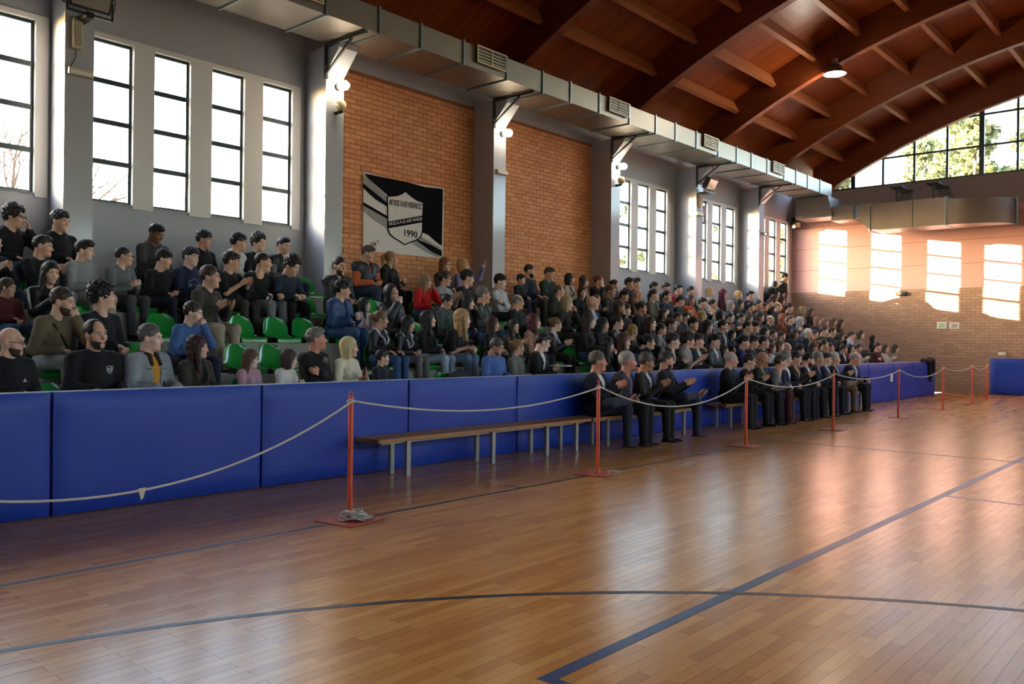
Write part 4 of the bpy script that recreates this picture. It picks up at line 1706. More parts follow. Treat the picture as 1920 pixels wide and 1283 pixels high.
def shoe_mesh(kind, lod):
    key = (kind, min(lod, 1))
    if key not in _shoe:
        p = [cap((0, .045, -.048), (0, -.10, -.055), .040, .036, k=.03), cap((0, -.10, -.055), (0, -.175, -.062), .038, .026, k=.03), cap((0, .02, .0), (0, .01, .035 if kind != 'boot' else .06), .043, .042, k=.03),
             plane((0, 0, -.078), (0, 0, -1)), sub(cap((0, .015, .03), (0, .015, .1), .035), .005)]
        V, Q = surf(p, (.009, .014)[min(lod, 1)])
        mi = (V[Q].mean(1)[:, 2] < -.062).astype(int)
        me = mesh_np('shoe', V, Q, [M_SHOE, M_SOLE_W if kind == 'trainer' else M_SOLE], midx=mi)
        _shoe[key] = me
    return _shoe[key]


M_SOLE = plain('shoe_sole', (.02, .017, .015), 0.7)
M_SOLE_W = plain('white_sole', (.6, .6, .58), 0.6)


def glasses_mesh():
    if 'glasses' not in _cache:
        b = MB()
        for s in (-1, 1):
            b.tube([(s * .033 + .021 * math.cos(t), -.112 - .004 * 0, .002 + .016 * math.sin(t)) for t in np.linspace(0, 2 * PI, 12, endpoint=False)], .0024, 5, close=True)
            b.tube([(s * .055, -.110, .008), (s * .078, -.07, .008), (s * .082, .01, .004)], .0024, 5)
        b.tube([(-.012, -.112, .004), (0, -.115, .007), (.012, -.112, .004)], .0024, 5)
        _cache['glasses'] = b.mesh('glasses', M_CLOTH, smooth=True)
    return _cache['glasses']


NPEOPLE = []


def person(loc, yaw=0.0, scale=1.0, sex='m', build='m', pose='lap', head=(0, 0, 0), lod=1, skin='#c79a80', hair=None, hair_col='#1c1512',
           top='sweater', cols=('#15151a', '#dddddd'), legs='#1b1c24', leg_style='slim', shoes=('shoe', '#1a1614'), beard=None, glasses=None,
           label='', group=None, extra_hair=None):
    J = skeleton(pose)
    bare = top == 'tee'
    V, Q = body_part(pose, build, lod, bare)
    hV, hQ, hM = head_mesh(sex, lod)
    Mh = rotm('Z', R(head[0])) @ rotm('X', R(head[1])) @ rotm('Y', R(head[2] if len(head) > 2 else 0))
    hs = 1.085 if sex != 'c' else 1.16
    HV = J['hd'] + (hs * hV) @ Mh.T
    V2 = np.concatenate([V, HV])
    Q2 = np.concatenate([Q, hQ + len(V)])
    mi = np.concatenate([np.zeros(len(Q), int), hM])
    # triangles stored as quads with a doubled corner are split off
    deg = Q2[:, 2] == Q2[:, 3]
    tri = Q2[deg][:, :3]
    me = bpy.data.meshes.new('person')
    quads = Q2[~deg]
    me.vertices.add(len(V2))
    me.vertices.foreach_set('co', V2.astype(np.float32).ravel())
    nl = quads.size + tri.size
    me.loops.add(nl)
    me.loops.foreach_set('vertex_index', np.concatenate([quads.ravel(), tri.ravel()]).astype(np.int32))
    npoly = len(quads) + len(tri)
    me.polygons.add(npoly)
    tot = np.concatenate([np.full(len(quads), 4), np.full(len(tri), 3)]).astype(np.int32)
    st = np.concatenate([[0], np.cumsum(tot)[:-1]]).astype(np.int32)
    me.polygons.foreach_set('loop_start', st)
    me.polygons.foreach_set('loop_total', tot)
    me.polygons.foreach_set('use_smooth', np.ones(npoly, bool))
    me.polygons.foreach_set('material_index', np.concatenate([mi[~deg], mi[deg]]).astype(np.int32))
    me.update(calc_edges=True)
    for m in BODY_MATS:
        me.materials.append(m)
    o = bpy.data.objects.new('person', me)
    o.location = loc
    o.rotation_euler = (0, 0, yaw)
    o.scale = (scale, scale, scale)
    o.color = (*hexc(skin), 1)
    link(o)
    tag(o, label, 'person', group)
    NPEOPLE.append(o)

    def child(name, mesh, col, M=None):
        c = bpy.data.objects.new(name, mesh)
        c.color = (*hexc(col), 1)
        link(c, o)
        if M is not None:
            c.matrix_local = M
        return c
    MH = Matrix.Translation(J['hd']) @ Matrix(Mh.tolist()).to_4x4() @ Matrix.Scale(hs, 4)
    if hair and hair != 'bald':
        child({'hood': 'hood', 'beanie': 'beanie'}.get(hair, 'hair'), hair_mesh(hair, lod), hair_col, MH)
    if extra_hair:
        child('hair', hair_mesh(extra_hair[0], lod), extra_hair[1], MH)
    if beard:
        child('beard', hair_mesh(beard[0], lod), beard[1], MH)
    if glasses:
        child('glasses', glasses_mesh(), glasses, MH)
    for name, mesh, ci in garment(pose, build, lod, top):
        child(name, mesh, cols[min(ci, len(cols) - 1)])
    child('trousers', trousers(pose, build, lod, leg_style), legs)
    if shoes:
        for n in 'LR':
            q = J[n]
            f = -np.array(q['ft'])
            up = np.array((0, 0, 1.0))
            if q['ft'][2] > .2:
                up = np.array((.25, -.6, .75)) * np.array((1, 1, 1))
                up = np.cross(f, np.cross(up, f))
            else:
                up = up - f * (up @ f)
            up /= np.linalg.norm(up)
            x = np.cross(f, up)
            M = Matrix(np.stack([x, f, up], 1).tolist()).to_4x4()
            M.translation = q['an']
            child('shoe', shoe_mesh(shoes[0], lod), shoes[1], M)
    return o
# ------------------------------------------------------------------ things in the hall
ORD = ['first', 'second', 'third', 'fourth', 'fifth', 'sixth', 'seventh', 'eighth', 'ninth', 'tenth', 'eleventh', 'twelfth', 'thirteenth', 'fourteenth',
       'fifteenth', 'sixteenth', 'seventeenth', 'eighteenth', 'nineteenth', 'twentieth', 'twenty-first', 'twenty-second', 'twenty-third', 'twenty-fourth',
       'twenty-fifth', 'twenty-sixth', 'twenty-seventh', 'twenty-eighth', 'twenty-ninth', 'thirtieth']


# ---- blue pads in front of the parapet
def pad_mesh(L, H, T, seed):
    """an upholstered panel: front softly bulging, wrinkled towards its lower corners"""
    rng = random.Random(seed)
    nx, nz = 26, 14
    V, F = [], []
    ph = [rng.uniform(0, 6) for _ in range(4)]
    for j in range(nz + 1):
        for i in range(nx + 1):
            u, v = i / nx, j / nz
            eu, ev = min(u, 1 - u), min(v, 1 - v)
            d = min(eu * L, ev * H)
            bul = 0.035 * (1 - math.exp(-d / 0.05)) + 0.004 * math.sin(3 * u * PI + ph[0]) * math.sin(2 * v * PI + ph[1])
            bul += 0.003 * math.exp(-((u - 0.92) ** 2 / 0.01 + (v - 0.15) ** 2 / 0.03)) * math.sin(40 * (u + v) + ph[2])
            V.append((u * L, -bul, v * H))
    for j in range(nz):
        for i in range(nx):
            a = j * (nx + 1) + i
            F.append((a, a + 1, a + nx + 2, a + nx + 1))
    n = len(V)
    V += [(x, T, z) for x, y, z in V]
    F += [tuple(reversed([q + n for q in f])) for f in F]
    rim = [i for i in range(nx + 1)] + [j * (nx + 1) + nx for j in range(1, nz + 1)] + [nz * (nx + 1) + i for i in range(nx - 1, -1, -1)] + [j * (nx + 1) for j in range(nz - 1, 0, -1)]
    for a, b in zip(rim, rim[1:] + rim[:1]):
        F.append((b, a, a + n, b + n))
    b = MB().add(V, F)
    return b.mesh('cover', M_PAD, smooth=True, angle=50)


def build_pads():
    edges = [-5.26, -3.23, -1.2, 0.83, 2.88, 4.93, 6.97, 9.0, 11.03, 13.08, 15.12, 17.15, 19.2, 21.25, 23.3, 25.35, 27.4, 29.6]
    for k, (a, c) in enumerate(zip(edges[:-1], edges[1:])):
        if k < 3:
            continue
        n = k - 3
        lab = 'blue padded barrier panel, %s from the left along the stand' % ORD[n]
        if n == 0:
            lab = 'blue padded barrier panel cut by the left edge of the picture'
        o = empty('barrier_pad', (a + 0.012, PADY + 0.035, 0.006), label=lab, cat='crash pad', group='blue pads along the stand')
        c1 = bpy.data.objects.new('cover', pad_mesh(c - a - 0.024, PADZ - 0.01, 0.105, k))
        link(c1, o)
        MB().box((0.02, 0.106, 0.02), (c - a - 0.05, 0.112, PADZ - 0.04)).build('backing_board', M_PADD, o)
    for k in range(7):
        y0 = 6.55 - 2.05 * k
        o = empty('wall_mat', (XF - 0.10, y0, 0.02), rz=-PI / 2, label='dark blue wall mat at the far end, %s from the left' % ORD[k], cat='crash pad', group='mats on the far wall')
        c1 = bpy.data.objects.new('cover', pad_mesh(2.03, 1.17, 0.07, 40 + k))
        link(c1, o)
        MB().box((0.02, 0.0705, 0.02), (2.0, 0.076, 1.15)).build('backing_board', M_PADD, o)


build_pads()

# ---- benches
M_BENCHW = board_mat('bench_wood', '#a5713d', '#b98549', 'Y', 0.13, 0.5)
M_BENCHL = plain('bench_steel', hexc('#9b9c98'), 0.45, 0.3)


def bench(x0, x1, legs, label):
    o = empty('bench', ((x0 + x1) / 2, 7.44, 0), label=label, cat='bench', group='wooden benches before the pads')
    cx = (x0 + x1) / 2
    for k in range(3):
        y = -0.205 + k * 0.14
        MB().box((x0 - cx, y, 0.412), (x1 - cx, y + 0.128, 0.455)).build('slat', M_BENCHW, o, bevel=0.006)
    MB().box((x0 - cx + 0.1, -0.13, 0.385), (x1 - cx - 0.1, -0.09, 0.412)).build('rail', M_BENCHL, o)
    MB().box((x0 - cx + 0.1, 0.09, 0.385), (x1 - cx - 0.1, 0.13, 0.412)).build('rail', M_BENCHL, o)
    for lx in legs:
        for y in (-0.155, 0.13):
            MB().box((lx - cx - 0.03, y - 0.02, 0), (lx - cx + 0.03, y + 0.025, 0.412)).build('leg', M_BENCHL, o, bevel=0.004)
    return o


bench(6.05, 10.02, (6.52, 7.96, 9.05, 9.72), 'empty wooden bench on grey steel legs before the blue pads')
bench(10.06, 13.0, (10.5, 11.5, 12.75), 'wooden bench under the four men near the gap')
bench(14.2, 17.6, (14.45, 15.5, 16.6, 17.3), 'wooden bench under the left half of the long row of men')
bench(17.64, 21.6, (18.0, 19.2, 20.3, 21.3), 'wooden bench under the right half of the long row of men')

# ---- rope barrier: orange posts, ropes, knots
M_ORANGE = plain('orange_post', hexc('#d2502a'), 0.4)
M_PLATE = plain('red_base_plate', hexc('#b5543f'), 0.55, noise=0.15, nscale=12)
M_ROPE = plain('white_rope', hexc('#cfc9bd'), 0.85, bump=0.5, bscale=150)
M_TAPE = plain('paper_tape', hexc('#d8cdb4'), 0.8)
POSTS = [0.75, 4.57, 8.22, 12.1, 15.66, 19.45, 22.95, 25.82]
PY = 5.84


def build_posts():
    pos = [(x, PY) for x in POSTS] + [(28.3, 6.0)]
    for i, (x, y) in enumerate(pos):
        if i == 0:
            lab = 'orange rope post outside the left edge, next to the blue pads'
        else:
            lab = 'orange rope post on a flat base, %s from the left' % ORD[i - 1]
        o = empty('rope_post', (x, y, 0), rz=R(8 * i % 23), label=lab, cat='post', group='orange rope posts along the sideline')
        MB().box((-0.21, -0.21, 0.001), (0.21, 0.21, 0.012)).build('base_plate', M_PLATE, o, bevel=0.003)
        MB().lathe([(0.022, 0.012), (0.022, 1.05), (0.019, 1.062), (0.0, 1.064)], seg=14).build('pole', M_ORANGE, o, smooth=True)
        MB().lathe([(0.034, 0.012), (0.034, 0.03), (0.024, 0.05)], seg=14).build('socket', M_ORANGE, o, smooth=True)
        e = MB().tube([(0.022 * math.cos(t), 0, 1.085 + 0.022 * math.sin(t)) for t in np.linspace(0, 2 * PI, 12, endpoint=False)], 0.006, 6, close=True)
        e.build('eyelet', M_ORANGE, o, smooth=True)
    sags = [0.46, 0.17, 0.32, 0.18, 0.14, 0.19, 0.10, 0.12]
    spans = list(zip(pos[:-1], pos[1:]))
    for i, ((x0, y0), (x1, y1)) in enumerate(spans):
        n = 26
        z0 = 1.03 if i else 0.86
        pts = []
        for k in range(n + 1):
            t = k / n
            pts.append((x0 + (x1 - x0) * t, y0 + (y1 - y0) * t - 0.026, z0 + (1.03 - z0) * t - sags[i] * 4 * t * (1 - t)))
        lab = 'white rope hanging between the %s and %s orange posts' % (ORD[i - 1], ORD[i]) if i else 'white rope rising from the left edge to the first orange post'
        r = empty('barrier_rope', pts[0], label=lab, cat='rope', group='ropes of the barrier')
        q = [tuple(Vector(p) - Vector(pts[0])) for p in pts]
        MB().tube(q, 0.0085, 7).build('cord', M_ROPE, r, smooth=True)
        kn = MB()
        kn.tube([(0.028 * math.cos(t) + (0.0), 0.026 + 0.028 * math.sin(t), 0.01 * math.sin(2 * t)) for t in np.linspace(0, 2 * PI, 12, endpoint=False)], 0.009, 6, close=True)
        kn.build('knot', M_ROPE, r, smooth=True)
        if i == 0:
            c = Vector(q[13]) * 0.46 + Vector(q[14]) * 0.54
            b = MB()
            b.add([(c.x - 0.02, c.y - 0.006, c.z + 0.012), (c.x + 0.03, c.y - 0.008, c.z + 0.016), (c.x + 0.012, c.y - 0.012, c.z - 0.05), (c.x - 0.004, c.y - 0.01, c.z - 0.066),
                   (c.x - 0.02, c.y + 0.010, c.z + 0.012), (c.x + 0.03, c.y + 0.010, c.z + 0.016), (c.x + 0.014, c.y + 0.006, c.z - 0.05), (c.x - 0.002, c.y + 0.004, c.z - 0.066)],
                  [(0, 1, 2, 3), (7, 6, 5, 4), (0, 4, 5, 1), (1, 5, 6, 2), (2, 6, 7, 3), (3, 7, 4, 0)])
            b.build('tape_knot', M_TAPE, r)
        if i == 4:
            c = Vector(q[22])
            MB().box((c.x - 0.05, c.y - 0.012, c.z - 0.16), (c.x + 0.06, c.y + 0.012, c.z + 0.01)).build('rag', M_WHITE, r, bevel=0.008)
    # slack rope wound round the foot of the first post, loose string on the floor
    rng = random.Random(8)
    b = MB()
    pts = []
    for k in range(15):                       # loose loops lying over one another at all slopes
        cx, cy, rr = rng.uniform(-.03, .07), rng.uniform(-.10, .01), rng.uniform(.06, .12)
        a0, tx, ty = rng.uniform(0, 6), rng.uniform(-.45, .45), rng.uniform(-.45, .45)
        for i in range(22):
            a = a0 + 2 * PI * i / 22
            x, y = rr * math.cos(a), rr * .8 * math.sin(a)
            pts.append((cx + x, cy + y, max(.021, .030 + .003 * k + tx * x + ty * y)))
    b.tube(pts, 0.0065, 5)
    o = b.build('rope_coil', M_ROPE, smooth=True, loc=(4.57, PY, 0))
    tag(o, 'tangled white rope coil around the foot of the first orange post', 'rope')
    b = MB()
    pts = []
    for k in range(150):
        t = k / 149
        pts.append((1.05 * t + 0.05 * math.sin(23 * t) + 0.03 * math.sin(61 * t), 0.10 * math.sin(5 * t) + 0.07 * math.sin(31 * t + 1) * t, 0.006 + 0.004 * math.sin(40 * t)))
    b.tube(pts, 0.004, 5)
    for c in ((0.86, 0.06), (0.93, -0.02), (0.78, -0.05)):
        b.tube([(c[0] + 0.07 * math.cos(t), c[1] + 0.06 * math.sin(t), 0.008 + 0.004 * math.sin(3 * t)) for t in np.linspace(0, 2 * PI, 24, endpoint=False)], 0.004, 5, close=True)
    o = b.build('loose_string', M_ROPE, smooth=True, loc=(8.85, 5.47, 0.001), rz=R(3))
    tag(o, 'loose white string lying on the floor beyond the second post', 'string')
    b = MB()
    pts = [(0.15 * math.cos(t) * (1 - 0.02 * t), 0.1 * math.sin(t * 1.3) - 0.05, 0.018 + 0.003 * math.sin(9 * t)) for t in np.linspace(0, 9, 90)]
    b.tube(pts, 0.004, 5)
    o = b.build('loose_string', M_ROPE, smooth=True, loc=(8.36, PY - 0.09, 0.001))
    tag(o, 'white string tangled on the base plate of the second post', 'string')


build_posts()

# ---- green bucket seats
M_SEAT = plain('green_plastic', hexc('#128a34'), 0.22, noise=0.04, nscale=3, coat=0.3)


def seat_mesh():
    """one-piece moulded shell: front lip, pan, rounded back"""
    prof = [(-0.005, -0.055, .195, 0), (-0.008, -0.02, .200, 0), (0.0, 0.0, .205, .002), (0.05, 0.002, .208, .010), (0.14, -0.006, .208, .022), (0.24, -0.012, .206, .034), (0.315, -0.006, .205, .045),
            (0.365, 0.025, .205, .055), (0.392, 0.075, .205, .058), (0.41, 0.14, .203, .055), (0.425, 0.20, .190, .05), (0.437, 0.25, .165, .04), (0.446, 0.285, .125, .028), (0.452, 0.305, .075, .014)]
    nx = 12
    top = []
    for y, z, w, e in prof:
        for i in range(nx + 1):
            u = -1 + 2 * i / nx
            lift = e * abs(u) ** 2.6
            back = min(max((z - 0.0) / 0.1, 0), 1) if y > 0.3 else 0
            top.append((u * w, y - lift * back, z + lift * (1 - back)))
    n = len(top)
    V = top + [(x * 0.985, y + (0.011 if z > 0.03 and y > 0.3 else 0.0), z - (0.011 if not (z > 0.03 and y > 0.3) else 0.0)) for x, y, z in top]
    F = []
    for j in range(len(prof) - 1):
        for i in range(nx):
            a = j * (nx + 1) + i
            f = (a, a + 1, a + nx + 2, a + nx + 1)
            F.append(f)
            F.append(tuple(reversed([q + n for q in f])))
    m = len(prof)
    rim = list(range(nx + 1)) + [j * (nx + 1) + nx for j in range(1, m)] + [(m - 1) * (nx + 1) + i for i in range(nx - 1, -1, -1)] + [j * (nx + 1) for j in range(m - 2, 0, -1)]
    for a, b in zip(rim, rim[1:] + rim[:1]):
        F.append((b, a, a + n, b + n))
    return MB().add(V, F).mesh('seat_shell', M_SEAT, smooth=True, angle=60)


SEAT_ME = seat_mesh()
BASE_ME = MB().box((-0.15, 0.06, -0.07), (-0.11, 0.34, -0.016)).box((0.11, 0.06, -0.07), (0.15, 0.34, -0.016)).mesh('mounting_rail', M_DARKST)
SEATS = []
SEATX = {k: [] for k in range(NROW)}
ROWN = ['front', 'second', 'third', 'fourth', 'top']


def seat(k, x, empty_seat):
    if any(abs(x - q) < 0.455 for q in SEATX[k]):
        return
    if abs(x) > 29.4:
        return
    SEATX[k].append(x)
    o = empty('stadium_seat', (x, TF[k] + 0.02, SEAT[k]), label='x', cat='seat', group=('empty green seats, %s row' if empty_seat else 'occupied green seats, %s row') % ROWN[k])
    SEATS.append((k, x, empty_seat, o))
    link(bpy.data.objects.new('seat_shell', SEAT_ME), o)
    link(bpy.data.objects.new('mounting_rail', BASE_ME), o)


# seats the photograph shows empty: (row, pixel x, pixel y of the upper part of the back)
for k, px, py in ((2, 448, 612), (2, 513, 617), (2, 566, 617), (2, 300, 603), (2, 258, 603), (2, 152, 590), (1, 443, 672), (1, 504, 676), (1, 556, 680), (1, 392, 672), (1, 255, 610),
                  (3, 243, 515), (3, 570, 560), (4, 568, 522), (2, 775, 575), (3, 905, 560), (1, 1066, 650), (0, 1100, 700), (0, 90, 725), (0, 832, 702), (2, 1010, 590), (1, 1100, 660), (2, 1085, 635),
                  (3, 700, 560), (3, 590, 575)):
    x, z = on_y(px, py, TF[k] + 0.42)
    seat(k, x, True)

# ---- banner with the club crest
M_BWHITE = plain('banner_white', hexc('#c9c2c0'), 0.8)
M_BBLACK = plain('banner_black', hexc('#101116'), 1.0, spec=0.1)
M_BGREY = plain('banner_grey', hexc('#8a8685'), 0.8)
M_CREST = plain('crest_ink', hexc('#141214'), 1.0, spec=0.1)


def text_mesh(body, size, mat, name, bold=0.0):
    cu = bpy.data.curves.new(name, 'FONT')
    cu.body = body
    cu.size = size
    cu.align_x, cu.align_y = 'CENTER', 'CENTER'
    cu.extrude = 0.0012
    cu.offset = bold
    cu.resolution_u = 3
    t = bpy.data.objects.new(name, cu)
    COL.objects.link(t)
    dg = bpy.context.evaluated_depsgraph_get()
    me = bpy.data.meshes.new_from_object(t.evaluated_get(dg))
    bpy.data.objects.remove(t)
    bpy.data.curves.remove(cu)
    me.materials.clear()
    me.materials.append(mat)
    return me


def build_banner():
    YB = YL - 0.10
    x0, x1, z0, z1 = 10.62, 12.82, 3.32, 4.88
    root = empty('club_banner', (x0, YB, z0), label='black and white club banner with a shield crest hung on the brick wall', cat='banner')

    def zp(zx, zy):                       # a point of the print, read off the banner's own face
        X, Z = on_y(670 + zx / 7.13, 310 + zy / 7.13, YB)
        return (X - x0, Z - z0)
    nx, nz = 30, 20
    V, F = [], []
    W, Hh = x1 - x0, z1 - z0
    for j in range(nz + 1):
        for i in range(nx + 1):
            u, v = i / nx, j / nz
            sag = 0.05 * 4 * u * (1 - u) * (v ** 3)
            wv = 0.006 * math.sin(9 * u + 3 * v)
            V.append((u * W, wv * 0.5, v * Hh - sag * 0.8 + 0.02 * (1 - v) * u))
    for j in range(nz):
        for i in range(nx):
            a = j * (nx + 1) + i
            F.append((a, a + 1, a + nx + 2, a + nx + 1))
    n = len(V)
    V += [(x, y + 0.006, z) for x, y, z in V]
    F += [tuple(reversed([q + n for q in f])) for f in F]
    rim = list(range(nx + 1)) + [j * (nx + 1) + nx for j in range(1, nz + 1)] + [nz * (nx + 1) + i for i in range(nx - 1, -1, -1)] + [j * (nx + 1) for j in range(nz - 1, 0, -1)]
    for a, b in zip(rim, rim[1:] + rim[:1]):
        F.append((b, a, a + n, b + n))
    MB().add(V, F).build('cloth', M_BWHITE, root, smooth=True)

    def patch(name, pts, mat, lift, par=root):
        P2 = [zp(*p) for p in pts]
        return MB().prism(P2, 'y', -lift, -lift + 0.0035).build(name, mat, par)
    patch('black_field', [(88, 108), (380, 168), (650, 222), (900, 290), (1142, 318), (1128, 1075), (1060, 1040), (860, 900), (620, 700), (400, 400), (130, 165)], M_BBLACK, 0.006)
    patch('stripe', [(72, 130), (130, 165), (400, 420), (400, 500), (72, 235)], M_BGREY, 0.007)
    patch('stripe', [(72, 240), (400, 505), (400, 555), (240, 455), (72, 300)], M_BBLACK, 0.008)
    patch('stripe', [(72, 490), (400, 680), (400, 720), (72, 535)], M_BBLACK, 0.008)
    patch('stripe', [(75, 545), (180, 590), (400, 720), (400, 840), (210, 720), (75, 600)], M_BGREY, 0.007)
    patch('stripe', [(860, 900), (940, 930), (1030, 1010), (1125, 1085), (1125, 1120), (1000, 1050), (850, 945)], M_BWHITE, 0.008)
    patch('stripe', [(850, 960), (1000, 1050), (1125, 1120), (1125, 1150), (990, 1090), (820, 985)], M_BGREY, 0.008)
    patch('stripe', [(800, 990), (990, 1070), (1125, 1145), (1125, 1225), (980, 1150), (790, 1010)], M_BBLACK, 0.009)
    patch('stripe', [(780, 1005), (980, 1150), (1110, 1225), (1060, 1225), (900, 1150), (720, 1040)], M_BGREY, 0.0085)
    shield = [(398, 420), (470, 415), (540, 405), (600, 380), (635, 352), (680, 390), (740, 440), (800, 475), (872, 500), (865, 700), (862, 880), (840, 960), (780, 1000), (700, 1030), (628, 1060), (560, 1015), (480, 965), (430, 920), (408, 860)]
    c = (635, 700)
    out = [(c[0] + (x - c[0]) * 1.045, c[1] + (y - c[1]) * 1.03) for x, y in shield]
    inn = [(c[0] + (x - c[0]) * 0.975, c[1] + (y - c[1]) * 0.98) for x, y in shield]
    patch('shield_rim', out[::-1], M_CREST, 0.011)
    sh = patch('shield', inn[::-1], M_BWHITE, 0.014)
    band = patch('shield_band', [(405, 755), (405, 845), (860, 765), (862, 672)], M_CREST, 0.016)

    def word(body, a, b, size, mat, bold):
        (xa, za), (xb, zb) = zp(*a), zp(*b)
        me = text_mesh(body, size, mat, 'lettering', bold)
        xs = [v.co.x for v in me.vertices]
        w = max(xs) - min(xs)
        o = bpy.data.objects.new('lettering', me)
        link(o, root)
        k = math.hypot(xb - xa, zb - za) / w
        ang = math.atan2(zb - za, xb - xa)
        o.matrix_local = Matrix.Translation(((xa + xb) / 2, -0.0185, (za + zb) / 2)) @ Matrix.Rotation(-ang, 4, 'Y') @ Matrix.Rotation(PI / 2, 4, 'X') @ Matrix.Diagonal((k, 1, 1, 1))
    word('ΑΓΙΟΣ ΕΛΕΥΘΕΡΙΟΣ', (420, 497), (850, 562), 0.15, M_CREST, 0.003)
    word('Μ.Ε.Λ.Α.Σ-ΑΙΓΑΛΕΩ', (418, 790), (855, 715), 0.085, M_BWHITE, 0.0015)
    word('1990', (612, 905), (785, 935), 0.19, M_CREST, 0.002)
    b = MB()
    for pts in ([(170, 1040), (185, 1060), (200, 1030)], [(205, 1050), (220, 1035), (235, 1060)], [(240, 1020), (238, 1060), (255, 1058)], [(262, 1010), (285, 1010), (262, 1030), (285, 1040)], [(175, 1065), (245, 1070)]):
        q = [zp(*p) for p in pts]
        b.tube([(x, -0.006, z) for x, z in q], 0.006, 4)
    b.build('signature', M_CREST, root)


build_banner()

# ---- lamps, loudspeakers, signs
M_LAMP = emis('lamp_glow', (1.0, 0.86, 0.62), 5.0)
M_GLOBE = plain('opal_globe', hexc('#d9c8a0'), 0.25, coat=0.6)
M_LGLASS = plain('lamp_glass', hexc('#8c8f86'), 0.12, coat=0.8)


def point_light(loc, watts, col=(1.0, 0.84, 0.6), size=0.12, parent=None):
    ld = bpy.data.lights.new('lamp_light', 'POINT')
    ld.energy = watts
    ld.color = col
    ld.shadow_soft_size = size
    o = bpy.data.objects.new('lamp_light', ld)
    link(o, parent)
    o.location = loc
    return o


def bulkhead(p, i, globe, word):
    x, y, z = p + SPLAY + 0.25, YL - PILD, 6.15
    r = empty('pillar_lamp', (x, y, z), label='lit round lamp on the %s' % word, cat='lamp', group='lit lamps on the pillars')
    MB().lathe([(0.045, 0), (0.06, 0.02), (0.06, 0.05)], mat=Matrix.Rotation(PI / 2, 4, 'X'), seg=16).build('mount', M_DARKST, r, smooth=True)
    MB().tube([(0, -0.05, 0), (0.0, -0.12, 0.0)], 0.02, 8).build('arm', M_DARKST, r)
    MB().lathe([(0.0, -0.085), (0.07, -0.07), (0.105, -0.02), (0.105, 0.03), (0.06, 0.075), (0.0, 0.085)], origin=(0, -0.19, 0), seg=18).build('glowing_glass', M_LAMP, r, smooth=True)
    point_light((0, -0.42, -0.06), 1.6, parent=r)
    if globe:
        g = empty('globe_lamp', (x - 0.03, y, z - 0.36), label='unlit opal globe lamp below the round lamp on the %s' % word, cat='lamp', group='globe lamps on the pillars')
        MB().tube([(0, 0, -0.12), (0, -0.09, -0.12), (0, -0.16, -0.10)], [0.035, 0.03, 0.05], 10).build('bracket', M_BLACK, g, smooth=True)
        MB().lathe([(0.03, -0.105), (0.075, -0.075), (0.098, -0.02), (0.092, 0.04), (0.06, 0.08), (0.0, 0.098)], origin=(0, -0.16, 0), seg=20).build('globe', M_GLOBE, g, smooth=True)


bulkhead(PIL[3], 0, True, 'pillar left of the banner')
bulkhead(PIL[4], 1, False, 'pillar between the two brick panels')
bulkhead(PIL[5], 2, True, 'pillar right of the brick panels')


def floodlight(x, y, z, s, label, yaw=0.0):
    r = empty('floodlight', (x, y, z), rz=yaw, label=label, cat='floodlight')
    T = Matrix.Rotation(R(28), 4, 'X')
    h = MB()
    h.box((-0.27 * s, -0.06, -0.19 * s), (0.27 * s, 0.10, 0.19 * s), mat=T)
    hd = h.build('housing', M_BLACK, r, bevel=0.012)
    MB().box((-0.235 * s, -0.066, -0.155 * s), (0.235 * s, -0.058, 0.155 * s), mat=T).build('front_glass', M_LGLASS, hd)
    MB().box((-0.05, -0.062, 0.0), (0.05, -0.059, 0.05), mat=T)
    b = MB()
    b.bar((-0.29 * s, 0.02, -0.02), (-0.29 * s, 0.02, -0.26 * s), 0.03, 0.012)
    b.bar((0.29 * s, 0.02, -0.02), (0.29 * s, 0.02, -0.26 * s), 0.03, 0.012)
    b.bar((-0.30 * s, 0.02, -0.26 * s), (0.30 * s, 0.02, -0.26 * s), 0.03, 0.03)
    b.box((-0.05, 0.02, -0.3 * s), (0.05, 0.355, -0.22 * s))
    b.build('yoke', M_BLACK, r)
    MB().tube([(0.27 * s, 0.08, 0.1), (0.36 * s, 0.1, 0.05), (0.36 * s, 0.12, -0.1), (0.25 * s, 0.18, -0.14)], 0.008, 6).build('cable', M_BLACK, r, smooth=True)
    return r


floodlight(4.98, YL - PILD - 0.36, 6.32, 1.05, 'large black floodlight on the first pillar above the column speaker')
floodlight(22.85, YL - PILD - 0.36, 6.32, 0.95, 'black floodlight on the pillar between the far window bays')


def column_speaker(x, z, h, label):
    r = empty('column_speaker', (x, YL - PILD, z), label=label, cat='loudspeaker')
    MB().box((-0.06, -0.10, 0), (0.06, -0.002, h)).build('cabinet', M_CREAM, r, bevel=0.008)
    MB().box((-0.048, -0.106, 0.03), (0.048, -0.1, h - 0.03)).build('grille', plain('speaker_cloth', hexc('#a79c8c'), 0.9), r)
    MB().tube([(0.0, -0.03, 0.0), (0.0, -0.02, -0.12), (-0.07, -0.015, -0.26)], 0.006, 6).build('cable', M_DARKST, r)


column_speaker(4.92, 5.62, 0.42, 'slim column loudspeaker on the first pillar under the floodlight')
column_speaker(22.8, 5.66, 0.40, 'slim column loudspeaker on the pillar between the far window bays')


def emergency(x, z, label):
    r = empty('emergency_light', (x, YL - PILD, z), label=label, cat='light')
    MB().box((-0.17, -0.075, -0.05), (0.17, -0.002, 0.05)).build('housing', M_CREAM, r, bevel=0.015)
    MB().box((-0.15, -0.082, -0.035), (0.15, -0.074, 0.012)).build('diffuser', M_WHITE, r, bevel=0.003)


emergency(4.98, 5.30, 'cream emergency light on the first pillar below the column speaker')
emergency(13.92, 5.30, 'cream emergency light on the pillar between the brick panels')
emergency(22.8, 5.45, 'cream emergency light on the pillar between the far window bays')


